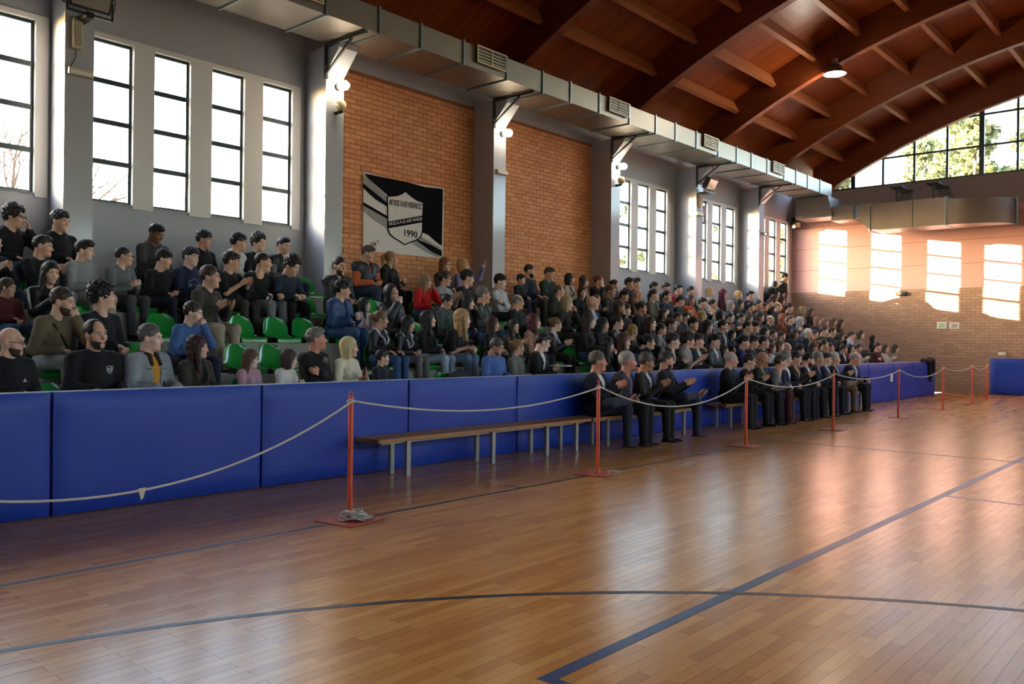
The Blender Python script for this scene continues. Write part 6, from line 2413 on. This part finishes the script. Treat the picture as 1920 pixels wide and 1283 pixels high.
# -- the dense crowd: pixel of the head, kind, hair, hair colour, garment, colours, pose, gaze
CROWD = [
 (1068, 524, 'w', 'bob', H_BK, 'jacket', ('#a89a8c', '#332c28'), 'lap', 40), (1095, 528, 'w', 'long', H_BR, 'sweater', '#a08c7c', 'lap', 45), (1123, 523, 'w', 'bun', H_RD, 'sweater', BK, 'chin', 30),
 (1049, 546, 'm', 'receding', '#5a5048', 'coat', ('#2f3129', '#20201e'), 'lap2', 40), (1063, 549, 'w', 'bob', '#a38a66', 'sweater', '#2a2624', 'cheek', 40), (1092, 549, 'w', 'longfront', H_BR, 'sweater', '#171a1e', 'lap', -20),
 (1112, 541, 'm', 'bald', H_BK, 'jacket', ('#1b2230', '#8aa0b4'), 'lap', 30), (1145, 546, 'm', 'buzz', '#4a3c34', 'sweater', DK, 'lap', 20), (1172, 532, 't', 'fringe', H_BK, 'hoodie', BK, 'lap', 20),
 (1192, 531, 't', 'quiff', H_BK, 'sweater', DK, 'lap', 40), (1162, 550, 'w', 'wavy', '#4b3a28', 'sweater', '#1c1a1a', 'chin', 20), (1104, 581, 'w', 'long', H_BR, 'sweater', '#201c1c', 'lap', 50),
 (1119, 579, 'w', 'bun', H_LB, 'hoodie', BK, 'clap', 10), (1158, 582, 'w', 'bun', H_BK, 'track', (BK, '#d8d8d8'), 'clap', 40), (1173, 582, 't', 'fringe', '#3b2418', 'sweater', '#2a1a18', 'lap', 20),
 (1226, 539, 't', 'fringe', H_BK, 'sweater', BK, 'lap', 30), (1249, 540, 't', 'fringe', H_BK, 'sweater', '#2d3a2d', 'lap', 10), (1272, 543, 't', 'crop', H_BK, 'hoodie', '#9c2a2e', 'lap', 25), (1296, 546, 't', 'short', H_DB, 'sweater', DK, 'lap', 10),
 (1324, 546, 'w', 'long', '#b59a72', 'sweater', '#c6c2bd', 'lap', 35), (1196, 553, 'm', 'bald', H_BK, 'sweater', '#5d3b33', 'lap', 30), (1226, 553, 'm', 'short', '#3a2c22', 'coat', ('#5b5b4c', '#2a2a26'), 'lap', 25), (1250, 554, 'm', 'short', H_BK, 'sweater', '#1b2233', 'crossed', 15),
 (1295, 563, 'w', 'bob', '#4a4340', 'sweater', '#a5441e', 'crossed', 10), (1203, 572, 'w', 'bun', H_DB, 'sweater', '#101013', 'lap', 25), (1220, 585, 'w', 'longfront', '#4a2416', 'sweater', '#1a1617', 'lap', 20), (1244, 589, 'w', 'longfront', '#241410', 'sweater', '#1b1718', 'lap', 5),
 (1260, 602, 'w', 'pony', H_BR, 'hoodie', '#52595c', 'lap', 10), (1272, 597, 't', 'short', '#4a3426', 'sweater', '#3b2a2c', 'lap2', 20), (1286, 598, 't', 'short', H_BK, 'jacket', ('#2a2c30', '#54605a'), 'lap', 5), (1300, 603, 't', 'fringe', H_BK, 'sweater', '#26282c', 'lap', 5),
 (1317, 592, 'w', 'long', '#b08a56', 'sweater', '#131315', 'lap', 35), (1337, 570, 'w', 'bun', H_DB, 'sweater', '#a89c92', 'clap', 15), (1356, 551, 'w', 'wavy', '#5a1026', 'sweater', '#3a0f1c', 'lap', 35), (1385, 552, 'w', 'bob', '#b59257', 'sweater', '#2a2426', 'lap', 15),
 (1407, 551, 'm', 'crop', H_BK, 'jacket', ('#1a1f33', '#2a2a30'), 'lap', 25), (1370, 573, 'w', 'long', '#8b8478', 'jacket', ('#3a4c66', '#aaa8a4'), 'lap', 30), (1387, 569, 'w', 'long', H_BK, 'sweater', '#151418', 'lap', 20), (1408, 576, 'w', 'short', H_DB, 'coat', ('#3d3220', '#2a2620'), 'lap', 15),
 (1422, 570, 'm', 'short', '#3a3430', 'sweater', '#17191c', 'lap', 10), (1437, 575, 'm', 'short', '#4a3a30', 'sweater', '#20242c', 'chin', 20), (1459, 575, 'm', 'ring', '#6a625c', 'jacket', ('#2a3036', '#1f1f22'), 'lap', 20), (1434, 559, 'w', 'bun', H_BR, 'sweater', '#3a3330', 'lap', 15),
 (1466, 565, 'w', 'wavy', '#4a2a20', 'sweater', '#46222a', 'lap', 20), (1351, 592, 'w', 'bob', H_BK, 'sweater', '#c9c7cb', 'clap', 45), (1369, 596, 'm', 'short', H_BK, 'hoodie', '#22261c', 'clap', 10), (1390, 596, 'w', 'bun', H_DB, 'sweater', '#31343a', 'clap2', 15),
 (1402, 609, 't', 'short', H_DB, 'sweater', '#4a5665', 'clap', 25), (1414, 611, 't', 'fringe', '#3a2018', 'sweater', '#2c3138', 'lap', 15), (1445, 600, 'm', 'ring', '#8a8580', 'coat', ('#12161c', '#1b1f26'), 'lap2', 10), (1468, 598, 'w', 'wavy', '#8a4824', 'coat', ('#5c2a1a', '#7a4020'), 'lap', 5),
 (1483, 600, 'm', 'short', '#54504a', 'sweater', '#262a33', 'clap', 10), (1505, 583, 'w', 'bob', '#8f7a4e', 'jacket', ('#1d2432', '#9a9a98'), 'lap', 20), (1521, 585, 'w', 'long', '#4c4038', 'sweater', '#101114', 'lap', 0), (1501, 603, 'w', 'hood', '#a3a3a4', 'sweater', '#8d8d90', 'lap', 20),
 (1533, 603, 'w', 'long', '#7a5c44', 'sweater', '#22263c', 'clap', 5), (1516, 625, 'm', 'short', '#cfcac4', 'coat', ('#1a222c', '#aab0b8'), 'lap', 20), (1528, 627, 'w', 'short', '#3a2a22', 'sweater', '#7a431c', 'lap', 10), (1493, 565, 'w', 'longfront', H_DB, 'sweater', '#b9aea4', 'lap', 10),
 (1513, 570, 'w', 'curly', '#33221c', 'sweater', '#3a3034', 'lap2', 10), (1530, 574, 'w', 'curly', '#46221a', 'sweater', '#4a2a28', 'lap', 20), (1537, 586, 'w', 'long', '#2a1e18', 'sweater', '#3a302c', 'lap', 45), (1558, 585, 'w', 'long', '#241a16', 'track', (BK, '#d8d8d8'), 'lap', 25),
 (1547, 605, 'w', 'longfront', '#7a5c3c', 'sweater', '#a89488', 'lap', 10), (1563, 604, 'w', 'long', '#4a382a', 'sweater', '#4a4640', 'lap', 5), (1576, 607, 'w', 'bob', '#3a241c', 'sweater', '#2a2220', 'lap', 15), (1598, 610, 'wf', 'curly', '#120e0e', 'hoodie', '#9aa0a8', 'lap', 45),
 (1139, 648, 'w', 'wavy', '#17100f', 'turtle', '#101013', 'chinL', 42), (1169, 624, 'w', 'longfront', '#4a2616', 'sweater', '#1a1816', 'lap', 42), (1187, 620, 'w', 'longfront', '#a07f42', 'sweater', '#23241f', 'phone', 20), (1216, 628, 'w', 'bun', '#120e0d', 'turtle', '#0f1014', 'clap', 40),
 (1240, 617, 'w', 'bun', '#2a1e18', 'puffer', ('#75746c', '#33332f'), 'lap', 35), (1262, 624, 't', 'fringe', H_DB, 'jacket', (BK, '#caa98a'), 'clap2', 40), (1290, 622, 'm', 'curly', '#1a1412', 'tee', '#8d8b88', 'clap', 45), (1305, 633, 't', 'fringe', '#2a1a14', 'jacket', ('#1d2434', '#c8c6c2'), 'lap', 35),
 (1340, 634, 't', 'fringe', '#120f0e', 'track', ('#2a2c2e', '#d8d8d8'), 'lap', 10), (1373, 633, 'w', 'long', '#1e1412', 'sweater', '#1b1e33', 'clap', 5), (1395, 636, 't', 'fringe', '#17110f', 'sweater', '#1e2a5a', 'clap2', 30), (1412, 636, 't', 'fringe', '#1b1412', 'sweater', '#2c2c32', 'clap', 35),
 (1432, 638, 't', 'short', '#241a16', 'sweater', '#202430', 'lap', 25), (1231, 662, 'w', 'long', '#4c3624', 'sweater', '#2a2420', 'lap', 55), (1254, 658, 't', 'short', '#1a1412', 'sweater', '#1c1c1e', 'clap', 40), (1282, 659, 'w', 'long', '#17110f', 'track', (BK, '#d8d8d8'), 'clap', 25),
 (1299, 657, 'w', 'longfront', '#4a2e1c', 'sweater', '#23201e', 'clap', 20), (1329, 662, 'w', 'longfront', '#2a1c16', 'jacket', ('#6f6a60', '#1d1b1b'), 'clap', 10), (1348, 660, 'w', 'longfront', '#33201a', 'sweater', '#3a2a26', 'clap', 5), (1376, 656, 't', 'beanie', '#d4d63a', 'sweater', '#3c4a54', 'lap', 10),
 (1401, 650, 'w', 'short', '#3f2c20', 'sweater', '#4a3a34', 'clap', 15), (1419, 652, 'w', 'bob', '#6a4424', 'sweater', '#2f2a2a', 'lap', 0), (1440, 653, 'w', 'long', '#4a3626', 'sweater', '#b0aca6', 'lap', 20), (1461, 649, 'w', 'bob', '#5e4a34', 'sweater', '#6f6a62', 'lap', 15), (1474, 652, 'm', 'bald', H_GR, 'jacket', ('#3a3634', '#7d7a76'), 'lap', 10),
 (1466, 637, 'w', 'short', '#1d1512', 'sweater', '#4a3030', 'lap', 15), (1500, 656, 'w', 'curly', '#231813', 'sweater', '#2c2420', 'lap', 20), (1524, 652, 'w', 'long', '#2a1c18', 'sweater', '#3a2826', 'lap', 30), (1545, 640, 'w', 'bun', '#2a2018', 'sweater', '#5a5048', 'clap', 10), (1556, 652, 't', 'short', '#33241a', 'sweater', '#3c3a3c', 'lap', 20),
 (1582, 655, 't', 'short', '#17120f', 'suit', (BK, '#cfcdca'), 'clap', 15), (1595, 655, 'w', 'hood', '#15151a', 'sweater', '#7a1c2c', 'lap', 5), (1609, 653, 'w', 'bun', '#3a2a22', 'sweater', '#a89c94', 'clap', 5), (1597, 629, 'w', 'bun', '#3a2c24', 'hoodie', '#b9bcc2', 'lap', 25), (1614, 628, 'w', 'long', '#2c1c18', 'sweater', '#8a7c74', 'lap', 10),
 (1637, 636, 'w', 'long', '#17100f', 'sweater', '#17161c', 'lap', 35), (1652, 631, 'w', 'bob', '#2a1c18', 'sweater', '#3a3236', 'lap', 30), (1646, 651, 'm', 'short', '#2a1e18', 'sweater', '#4a1e22', 'crossed', 5), (1660, 654, 'w', 'long', '#3a2018', 'sweater', '#b4b0a8', 'clap', 10),
 (1679, 654, 'w', 'long', '#3a281e', 'sweater', '#7d7a76', 'lap', 20), (1699, 656, 'w', 'longfront', '#2f2018', 'jacket', ('#3a2a2a', '#b9b4b0'), 'lap', 5), (1560, 622, 'w', 'bun', '#2a1e18', 'sweater', '#1c2230', 'lap', 20), (1577, 632, 'w', 'long', '#33241c', 'sweater', '#241c22', 'lap', 15),
 (1545, 621, 'm', 'short', '#33261e', 'sweater', '#221e22', 'lap', 20), (1490, 626, 'w', 'bob', '#241812', 'sweater', '#1a1c22', 'lap', 15), (1450, 627, 't', 'short', '#1c1411', 'sweater', '#15191f', 'lap', 15), (1356, 612, 't', 'short', '#1c1411', 'jacket', (BK, '#9a9894'), 'lap', 20), (1327, 612, 'w', 'long', '#2a1c14', 'sweater', '#161518', 'lap', 25),
 (1385, 620, 't', 'short', '#1a1310', 'sweater', '#30343a', 'lap', 20), (1507, 640, 't', 'short', '#2a1c14', 'sweater', '#26222a', 'clap', 20), (1150, 610, 'w', 'long', '#1a1210', 'sweater', '#141416', 'lap', 30), (1206, 600, 't', 'short', '#1c1411', 'sweater', '#191a1d', 'lap', 20),
 (1425, 595, 'w', 'long', '#2a1a14', 'sweater', '#2a1f22', 'lap', 20), (1480, 575, 't', 'short', '#1c1411', 'sweater', '#1d1f24', 'lap', 20), (1452, 556, 'w', 'wavy', '#4a2c22', 'sweater', '#3a2024', 'lap', 20),
]
for (px, py, kind, hair, hc, top, cols, pose, g) in CROWD:
    put(px, py, None, kind, hair, hc, top, cols, pose, g - 8, rnd.uniform(0, 8), None)

# gaps that the photograph shows closed by further heads
FILL = [('w', 'long', H_DB, 'sweater', '#1c1a1c'), ('t', 'short', H_BK, 'hoodie', '#16171b'), ('w', 'bun', H_BR, 'sweater', '#33282a'), ('t', 'fringe', H_BK, 'sweater', '#20242c'), ('w', 'longfront', H_BR, 'sweater', '#2a2422'),
        ('w', 'bob', H_DB, 'jacket', ('#26221f', '#8d8984')), ('m', 'crop', H_DB, 'sweater', '#2b2d2a')]
for k, xa, xb in ((0, 12.0, 25.6), (1, 11.6, 26.2), (2, 13.0, 26.0), (3, 14.2, 25.2), (4, 15.6, 23.0)):
    xs = sorted([q for q in PLACED[k] if xa < q < xb] + [xa, xb])
    for a, c in zip(xs[:-1], xs[1:]):
        n = int((c - a) / 0.56) - 1
        for i in range(max(n, 0)):
            x = a + (c - a) * (i + 1) / (n + 1)
            kd, hr, hc, tp_, cl = rnd.choice(FILL)
            pose = rnd.choice(['lap', 'clap', 'lap2', 'clap', 'thigh'])
            J = skeleton(pose)
            Y, Z = TF[k] + .30 + J['hd'][1], SEAT[k] + J['hd'][2] * KIND[kd][2]
            dep = x * _cy + Y * _sy
            u, v = (x * _sy - Y * _cy) / dep, -(Z - CAM_H) / dep
            put(960 + FPX * (_cr * u - _sr * v), 641.5 + FPX * (_sr * u + _cr * v), k, kd, hr, hc, tp_, cl, pose, rnd.uniform(-15, 30), rnd.uniform(0, 8), None)

# two people on their feet at the far end of the top row
for px, py, pose, yaw, lab in ((1472, 508, 'stand', .2, 'person in black standing on the top row in the far corner'), (1452, 536, 'bend', 1.0, 'person in black bending over on the top row in front of the last windows')):
    J = skeleton(pose)
    hx, hy, hz = J['hd']
    cx, cy = hx * math.cos(yaw) - hy * math.sin(yaw), hx * math.sin(yaw) + hy * math.cos(yaw)
    Y = TF[4] + .62
    X, Z = on_y(px, py, Y + cy)
    s = min(max((Z - TIER[4]) / (hz + .453), .9), 1.08)
    person((X - cx, Y, TIER[4] + .453 * s + .002), yaw, s, 'm', 't', pose, (20, 15, 0), 1, hair='short', hair_col=H_BK, top='hoodie', cols=(BK, BK), legs='#16161a', label=lab)


# -- names for everyone: own words first, else garment, doing and place in the row
def colour_word(h):
    r, g, b = [int(h[i:i + 2], 16) / 255 for i in (1, 3, 5)]
    mx, mn = max(r, g, b), min(r, g, b)
    if mx - mn < .07 or mx < .14:
        return 'black' if mx < .19 else 'dark grey' if mx < .34 else 'grey' if mx < .55 else 'light grey' if mx < .7 else 'white'
    hue = (60 * ((g - b) / (mx - mn)) if mx == r else 120 + 60 * (b - r) / (mx - mn) if mx == g else 240 + 60 * (r - g) / (mx - mn)) % 360
    dark = 'dark ' if mx < .32 else ''
    if hue < 14 or hue > 330:
        return dark + ('red' if mx - mn > .25 else 'maroon')
    if hue < 48:
        return (dark + 'brown') if mx < .55 else ('orange' if mx - mn > .4 else 'beige')
    if hue < 75:
        return dark + 'olive'
    if hue < 180:
        return dark + 'green'
    return 'navy' if mx < .34 else 'blue'


DOING = {'lap': 'with hands in lap', 'lap2': 'leaning forward', 'clap': 'clapping', 'clap2': 'clapping', 'thigh': 'with hands on thighs', 'chin': 'with hand at chin', 'chinL': 'with hand at chin',
         'cheek': 'with hand at cheek', 'crossed': 'with crossed arms', 'phone': 'looking at a phone', 'knees': 'with forearms on knees', 'knees2': 'leaning on knees', 'cup': 'holding a cup', 'drink': 'drinking', 'photo': 'filming'}
GARM = {'sweater': 'sweater', 'hoodie': 'hoodie', 'polo': 'sweater', 'turtle': 'sweater', 'tee': 't-shirt', 'jacket': 'jacket', 'coat': 'coat', 'suit': 'jacket', 'puffer': 'padded jacket', 'track': 'track jacket', 'vest': 'vest'}
for row in list(range(NROW)) + ['b']:
    L = sorted([a for a in ALL if a[1] == row], key=lambda a: a[2])
    free = [a for a in L if a[3] is None]
    for i, a in enumerate(L):
        o, _, x, lab, pose, top, cols = a
        if lab is None:
            c = cols[0] if isinstance(cols, tuple) else cols
            n = i + 1
            word = ORD[n - 1] if n <= 30 else {3: 'thirty-', 4: 'forty-', 5: 'fifty-'}[n // 10] + ORD[n % 10 - 1] if n % 10 else {40: 'fortieth', 50: 'fiftieth', 60: 'sixtieth'}[n]
            lab = 'person in %s %s %s, %s from left in %s row' % (colour_word(c), GARM[top], DOING[pose], word, ROWN[row])
        o['label'] = lab
        o['group'] = 'spectators in the %s row' % ROWN[row] if row != 'b' else 'men on the benches'
        if row != 'b' and (x < 12.2):
            seat(row, x, False)


for k in range(NROW):
    L = sorted([s_ for s_ in SEATS if s_[0] == k], key=lambda s_: s_[1])
    for i, (k_, x, emp, o) in enumerate(L):
        o['label'] = ('empty green plastic bucket seat, %s seat from the left in the %s row' if emp else 'green plastic bucket seat under a spectator, %s from left in %s row') % (ORD[min(i, 29)], ROWN[k])


# -- prints and panels on clothes
def panel(o, pose, b, lod, off, region, name, col):
    """a flat patch of cloth lying on the garment, cut out of the trunk's own surface"""
    J = skeleton(pose)
    Ti, o0 = J['T'].T, J['pel']

    def g(F, X, Y, Z):
        x, y, z = X - o0[0], Y - o0[1], Z - o0[2]
        lx = Ti[0][0] * x + Ti[0][1] * y + Ti[0][2] * z
        ly = Ti[1][0] * x + Ti[1][1] * y + Ti[1][2] * z
        lz = Ti[2][0] * x + Ti[2][1] * y + Ti[2][2] * z
        return np.maximum(np.maximum(F, -.03 - F), region(lx, ly, lz))
    V, Q = surf(torso_prims(J, b, off) + [func(g)], (.009, .012, .016)[lod])
    if not len(V):
        return
    c = bpy.data.objects.new(name, mesh_np(name, V, Q, M_CLOTH))
    c.color = (*hexc(col), 1)
    link(c, o)


def decal(o, pose, b, shapes, name, col, x=0.0, z=.30, off=.016, text=None, size=.05, lift=0.0):
    """small raised print on the chest; shapes are closed outlines in metres"""
    J = skeleton(pose)
    w, dp, fem = BUILD[b]
    M = Matrix(J['T'].tolist()).to_4x4()
    M.translation = J['tp'](x, -(.112 * dp + off + lift), z)
    mat = plain('print_' + name, hexc(col), .7)
    if text:
        c = bpy.data.objects.new(name, text_mesh(text, size, mat, name, .001))
        link(c, o)
        c.matrix_local = M @ Matrix.Rotation(PI / 2, 4, 'X')
    else:
        bb = MB()
        for s in shapes:
            bb.prism(s, 'y', -.004, .012)
        c = bb.build(name, mat, o)
        c.matrix_local = M


def shield_shapes(k):
    out = [(-.5, .55), (-.2, .52), (0, .66), (.2, .52), (.5, .55), (.48, 0), (.3, -.4), (0, -.62), (-.3, -.4), (-.48, 0)]
    rim = []
    for a, c in zip(out, out[1:] + out[:1]):
        rim.append([(a[0] * k, a[1] * k), (c[0] * k, c[1] * k), (c[0] * k * .8, c[1] * k * .8), (a[0] * k * .8, a[1] * k * .8)])
    rim.append([(-.36 * k, -.02 * k), (.36 * k, .16 * k), (.36 * k, .32 * k), (-.36 * k, .14 * k)])
    rim.append([(-.28 * k, -.30 * k), (.34 * k, -.10 * k), (.30 * k, -.0 * k), (-.34 * k, -.16 * k)])
    return rim


def hexring(k, t=.84):
    pts = [(k * math.cos(R(30 + 60 * i)), k * math.sin(R(30 + 60 * i))) for i in range(6)]
    return [[a, c, (c[0] * t, c[1] * t), (a[0] * t, a[1] * t)] for a, c in zip(pts, pts[1:] + pts[:1])]


if p[24]:
    decal(p[24], 'thigh', 'f', shield_shapes(.062), 'shield_emblem', '#c9c9cb', x=.075, z=.31, off=.012)
if p[23]:
    decal(p[23], 'lap', 'f', [[(0, .022), (-.008, 0), (-.02, -.014), (-.012, -.018), (0, -.004), (.014, -.018), (.02, -.012), (.008, 0)]], 'small_emblem', '#c9c9cb', x=.06, z=.27, off=.014)
if p[8]:
    decal(p[8], 'lap', 'm', hexring(.105, .94), 'hexagon_print', '#6f86ad', z=.24, off=.012)
    decal(p[8], 'lap', 'm', [[(-.07 + .028 * i, .015), (-.07 + .028 * i, -.02), (-.052 + .028 * i, -.02), (-.052 + .028 * i, .015)] for i in range(6)] + [[(-.04, -.05), (.04, -.05), (.04, -.043), (-.04, -.043)]], 'lettering', '#6f86ad', z=.25, off=.012)
if p[15]:
    decal(p[15], 'lap', 't', None, 'lettering', '#cfcfd0', z=.27, off=.004, text='ARA', size=.085)
if p[31]:
    decal(p[31], 'lap', 't', None, 'lettering', '#b9bcc6', z=.22, off=.006, text='URBAN', size=.075)
if p[29]:
    decal(p[29], 'crossed', 'f', [[(-.03, .03), (-.045, -.03), (-.03, -.035), (-.012, .02)], [(0, .035), (-.01, -.02), (.012, -.025), (.018, .03)], [(.03, .02), (.026, -.045), (.042, -.05), (.045, .01)]], 'eagle_print', '#8a7560', x=.03, z=.40, off=.0)
track_v = lambda lx, ly, lz: np.maximum(np.abs(np.abs(lx) - (.02 + (lz - .22) * .42)) - .016, np.maximum(ly + .03, np.maximum(.23 - lz, lz - .40)))
track_s = lambda lx, ly, lz: np.maximum(.075 - np.abs(lx), np.maximum(.405 - lz + (np.abs(lx) - .1) * .35, ly - .05))
for q, ps in ((p[35], 'thigh'), (p[36], 'lap2'), (p[42], 'clap2')):
    if q:
        panel(q, ps, 'w', 0, .0185, track_v, 'white_panel', '#c4c3c6')
        panel(q, ps, 'w', 0, .0195, track_s, 'white_panel', '#c4c3c6')
if p[18]:
    J = skeleton('clap')
    bb = MB()
    for n in 'LR':
        a, c = Vector(J[n]['sh']), Vector(J[n]['el'])
        s = 1 if n == 'L' else -1
        for i in range(3):
            off = Vector((s * .052, -.025 + .022 * (i - 1), .02))
            bb.tube([a + off + Vector((s * .012, 0, .012)), a.lerp(c, .5) + off * .95 + Vector((s * .006, 0, 0)), a.lerp(c, .9) + off * .85], .0055, 5)
    bb.build('sleeve_stripe', plain('stripe_white', hexc('#c9c9cb'), .8), p[18])
if p[20]:
    J = skeleton('chinL')
    bb = MB()
    tp_ = J['tp']
    bb.tube([tp_(-.13, .02, .44), tp_(-.10, -.085, .40), tp_(-.02, -.135, .28), tp_(.07, -.145, .14), tp_(.14, -.10, .02)], .013, 6)
    bb.build('bag_strap', M_BLACK, p[20], smooth=True)

# -- things held in the hands
M_CUP = plain('white_paper_cup', hexc('#dcd8d2'), .6)
M_PHONE = plain('phone_glass', hexc('#101216'), .15)
M_PAPER = plain('paper', hexc('#d6d2ca'), .7)


def hand_at(o, pose, side, d=.085, lift=.0):
    J = skeleton(pose)[side]
    v = J['wr'] + J['M'][:, 1] * d - J['M'][:, 2] * (.03 + lift)
    bpy.context.view_layer.update()
    return o.matrix_world @ Vector(v)


def cup(o, pose, side, label):
    if not o:
        return
    w = hand_at(o, pose, side)
    r = empty('paper_cup', (w.x, w.y, w.z - .04), label=label, cat='cup')
    MB().lathe([(.024, 0), (.034, .085), (.036, .087), (.036, .092), (.031, .092), (.023, .006)], seg=16).build('cup_body', M_CUP, r, smooth=True)
    MB().lathe([(.037, .088), (.037, .094), (.030, .100), (.0, .100)], seg=16).build('lid', M_WHITE, r, smooth=True)


cup(p[43], 'cup', 'L', 'white paper cup held by the person in the bright blue padded jacket')
cup(p[45], 'drink', 'R', 'white paper cup at the mouth of the hooded person')
cup(p[56], 'cup', 'L', 'white paper cup held out below the banner')
cup(p[38], 'knees', 'L', 'white paper cup by the person in ripped jeans')


def build_props():
    if p[58]:
        w = hand_at(p[58], 'photo', 'L', .12)
        r = empty('phone', (w.x, w.y, w.z), rz=R(35), label='dark phone raised to film above the crowd', cat='phone')
        MB().box((-.08, -.005, -.035), (.08, .005, .04)).build('case', M_PHONE, r, bevel=.003)
        MB().box((.05, .005, .012), (.07, .0075, .032)).build('lens', M_BLACK, r)
    if p[34]:
        w = hand_at(p[34], 'phone', 'L', .10)
        o = MB().box((-.11, -.15, 0), (.11, .15, .012)).box((-.10, -.14, .012), (.11, .15, .018)).build('papers', M_PAPER, loc=(w.x, w.y - .06, w.z + .004), rz=.3)
        tag(o, 'sheaf of white papers in the hands of the person in the black coat', 'papers')
    if p[30]:
        w = hand_at(p[30], 'cup', 'L')
        r = empty('drink_bottle', (w.x, w.y, w.z - .06), label='small brown bottle held by the person in the cream sweater', cat='bottle')
        MB().lathe([(.0, 0), (.034, .004), (.036, .09), (.030, .12), (.018, .15), (.018, .175), (0, .176)], seg=16).build('bottle_body', plain('brown_glass', hexc('#7a3418'), .2), r, smooth=True)
        MB().lathe([(.021, .17), (.021, .19), (0, .191)], seg=14).build('cap', M_BLACK, r, smooth=True)
    # coats and bags left on the seats
    x, z = on_y(770, 704, TF[0] + .22)
    cloth_pile('folded_coat', 'khaki coat heaped on a front row seat behind the pads', 'coat', (x, TF[0] + .24, SEAT[0] + .10), 0, [ell((0, 0, 0), (.26, .17, .10)), cap((-.18, -.05, .03), (.2, .0, .08), .06, k=.04), cap((.05, -.1, -.02), (.26, .02, .0), .06, k=.04)], M_CLOTH, '#4d4534')
    x, z = on_y(862, 690, TF[0] + .22)
    cloth_pile('dark_coat', 'dark grey coat laid over a front row seat', 'coat', (x, TF[0] + .24, SEAT[0] + .12), 0, [ell((0, 0, 0), (.24, .17, .16)), cap((-.15, .05, .05), (.1, .08, .16), .07, k=.05)], M_CLOTH, '#2a2a2a')
    x, z = on_y(952, 572, TF[2] + .3)
    cloth_pile('raspberry_bag', 'raspberry red bag on a seat in front of the pale grey hoodie', 'bag', (x, TF[3] + .05, SEAT[3] + .10), 0, [ell((0, 0, 0), (.16, .11, .10)), cap((-.1, 0, .05), (.1, 0, .07), .05, k=.04)], M_CLOTH, '#a81c48')
    cloth_pile('hanging_coat', 'black coat hung over the last blue pad', 'coat', (28.9, PADY + .03, PADZ + .03), 0, [cap((-.45, .06, 0), (.45, .06, .0), .07, k=.05), cap((-.2, -.07, -.05), (-.22, -.11, -.62), .07, .045, k=.05), cap((.1, -.07, -.05), (.12, -.10, -.34), .10, .06, k=.05), cap((.36, .0, .0), (.4, .1, .02), .09, k=.05)], M_CLOTH, '#15151a', amp=.006)


build_props()

# brown collar and dark pocket zips of the pale ski jacket
if p[25]:
    tp_ = skeleton('thigh')['tp']
    ring = [tp_(.088 * math.cos(a), .012 + .082 * math.sin(a), .482 + .018 * math.sin(a)) for a in np.linspace(-R(60), R(240), 14)]
    MB().tube([tp_(.055, -.125, .36)] + ring + [tp_(-.055, -.125, .36)], [.02] + [.027] * 14 + [.02], 8).build('collar', plain('brown_collar', hexc('#33241c'), .9), p[25], smooth=True)
    zb = MB()
    for s in (-1, 1):
        zb.tube([tp_(s * .075, -.142, .33), tp_(s * .125, -.120, .325)], .005, 5)
        zb.tube([tp_(s * .085, -.145, .20), tp_(s * .115, -.132, .10)], .005, 5)
    zb.build('pocket_zip', M_BLACK, p[25])
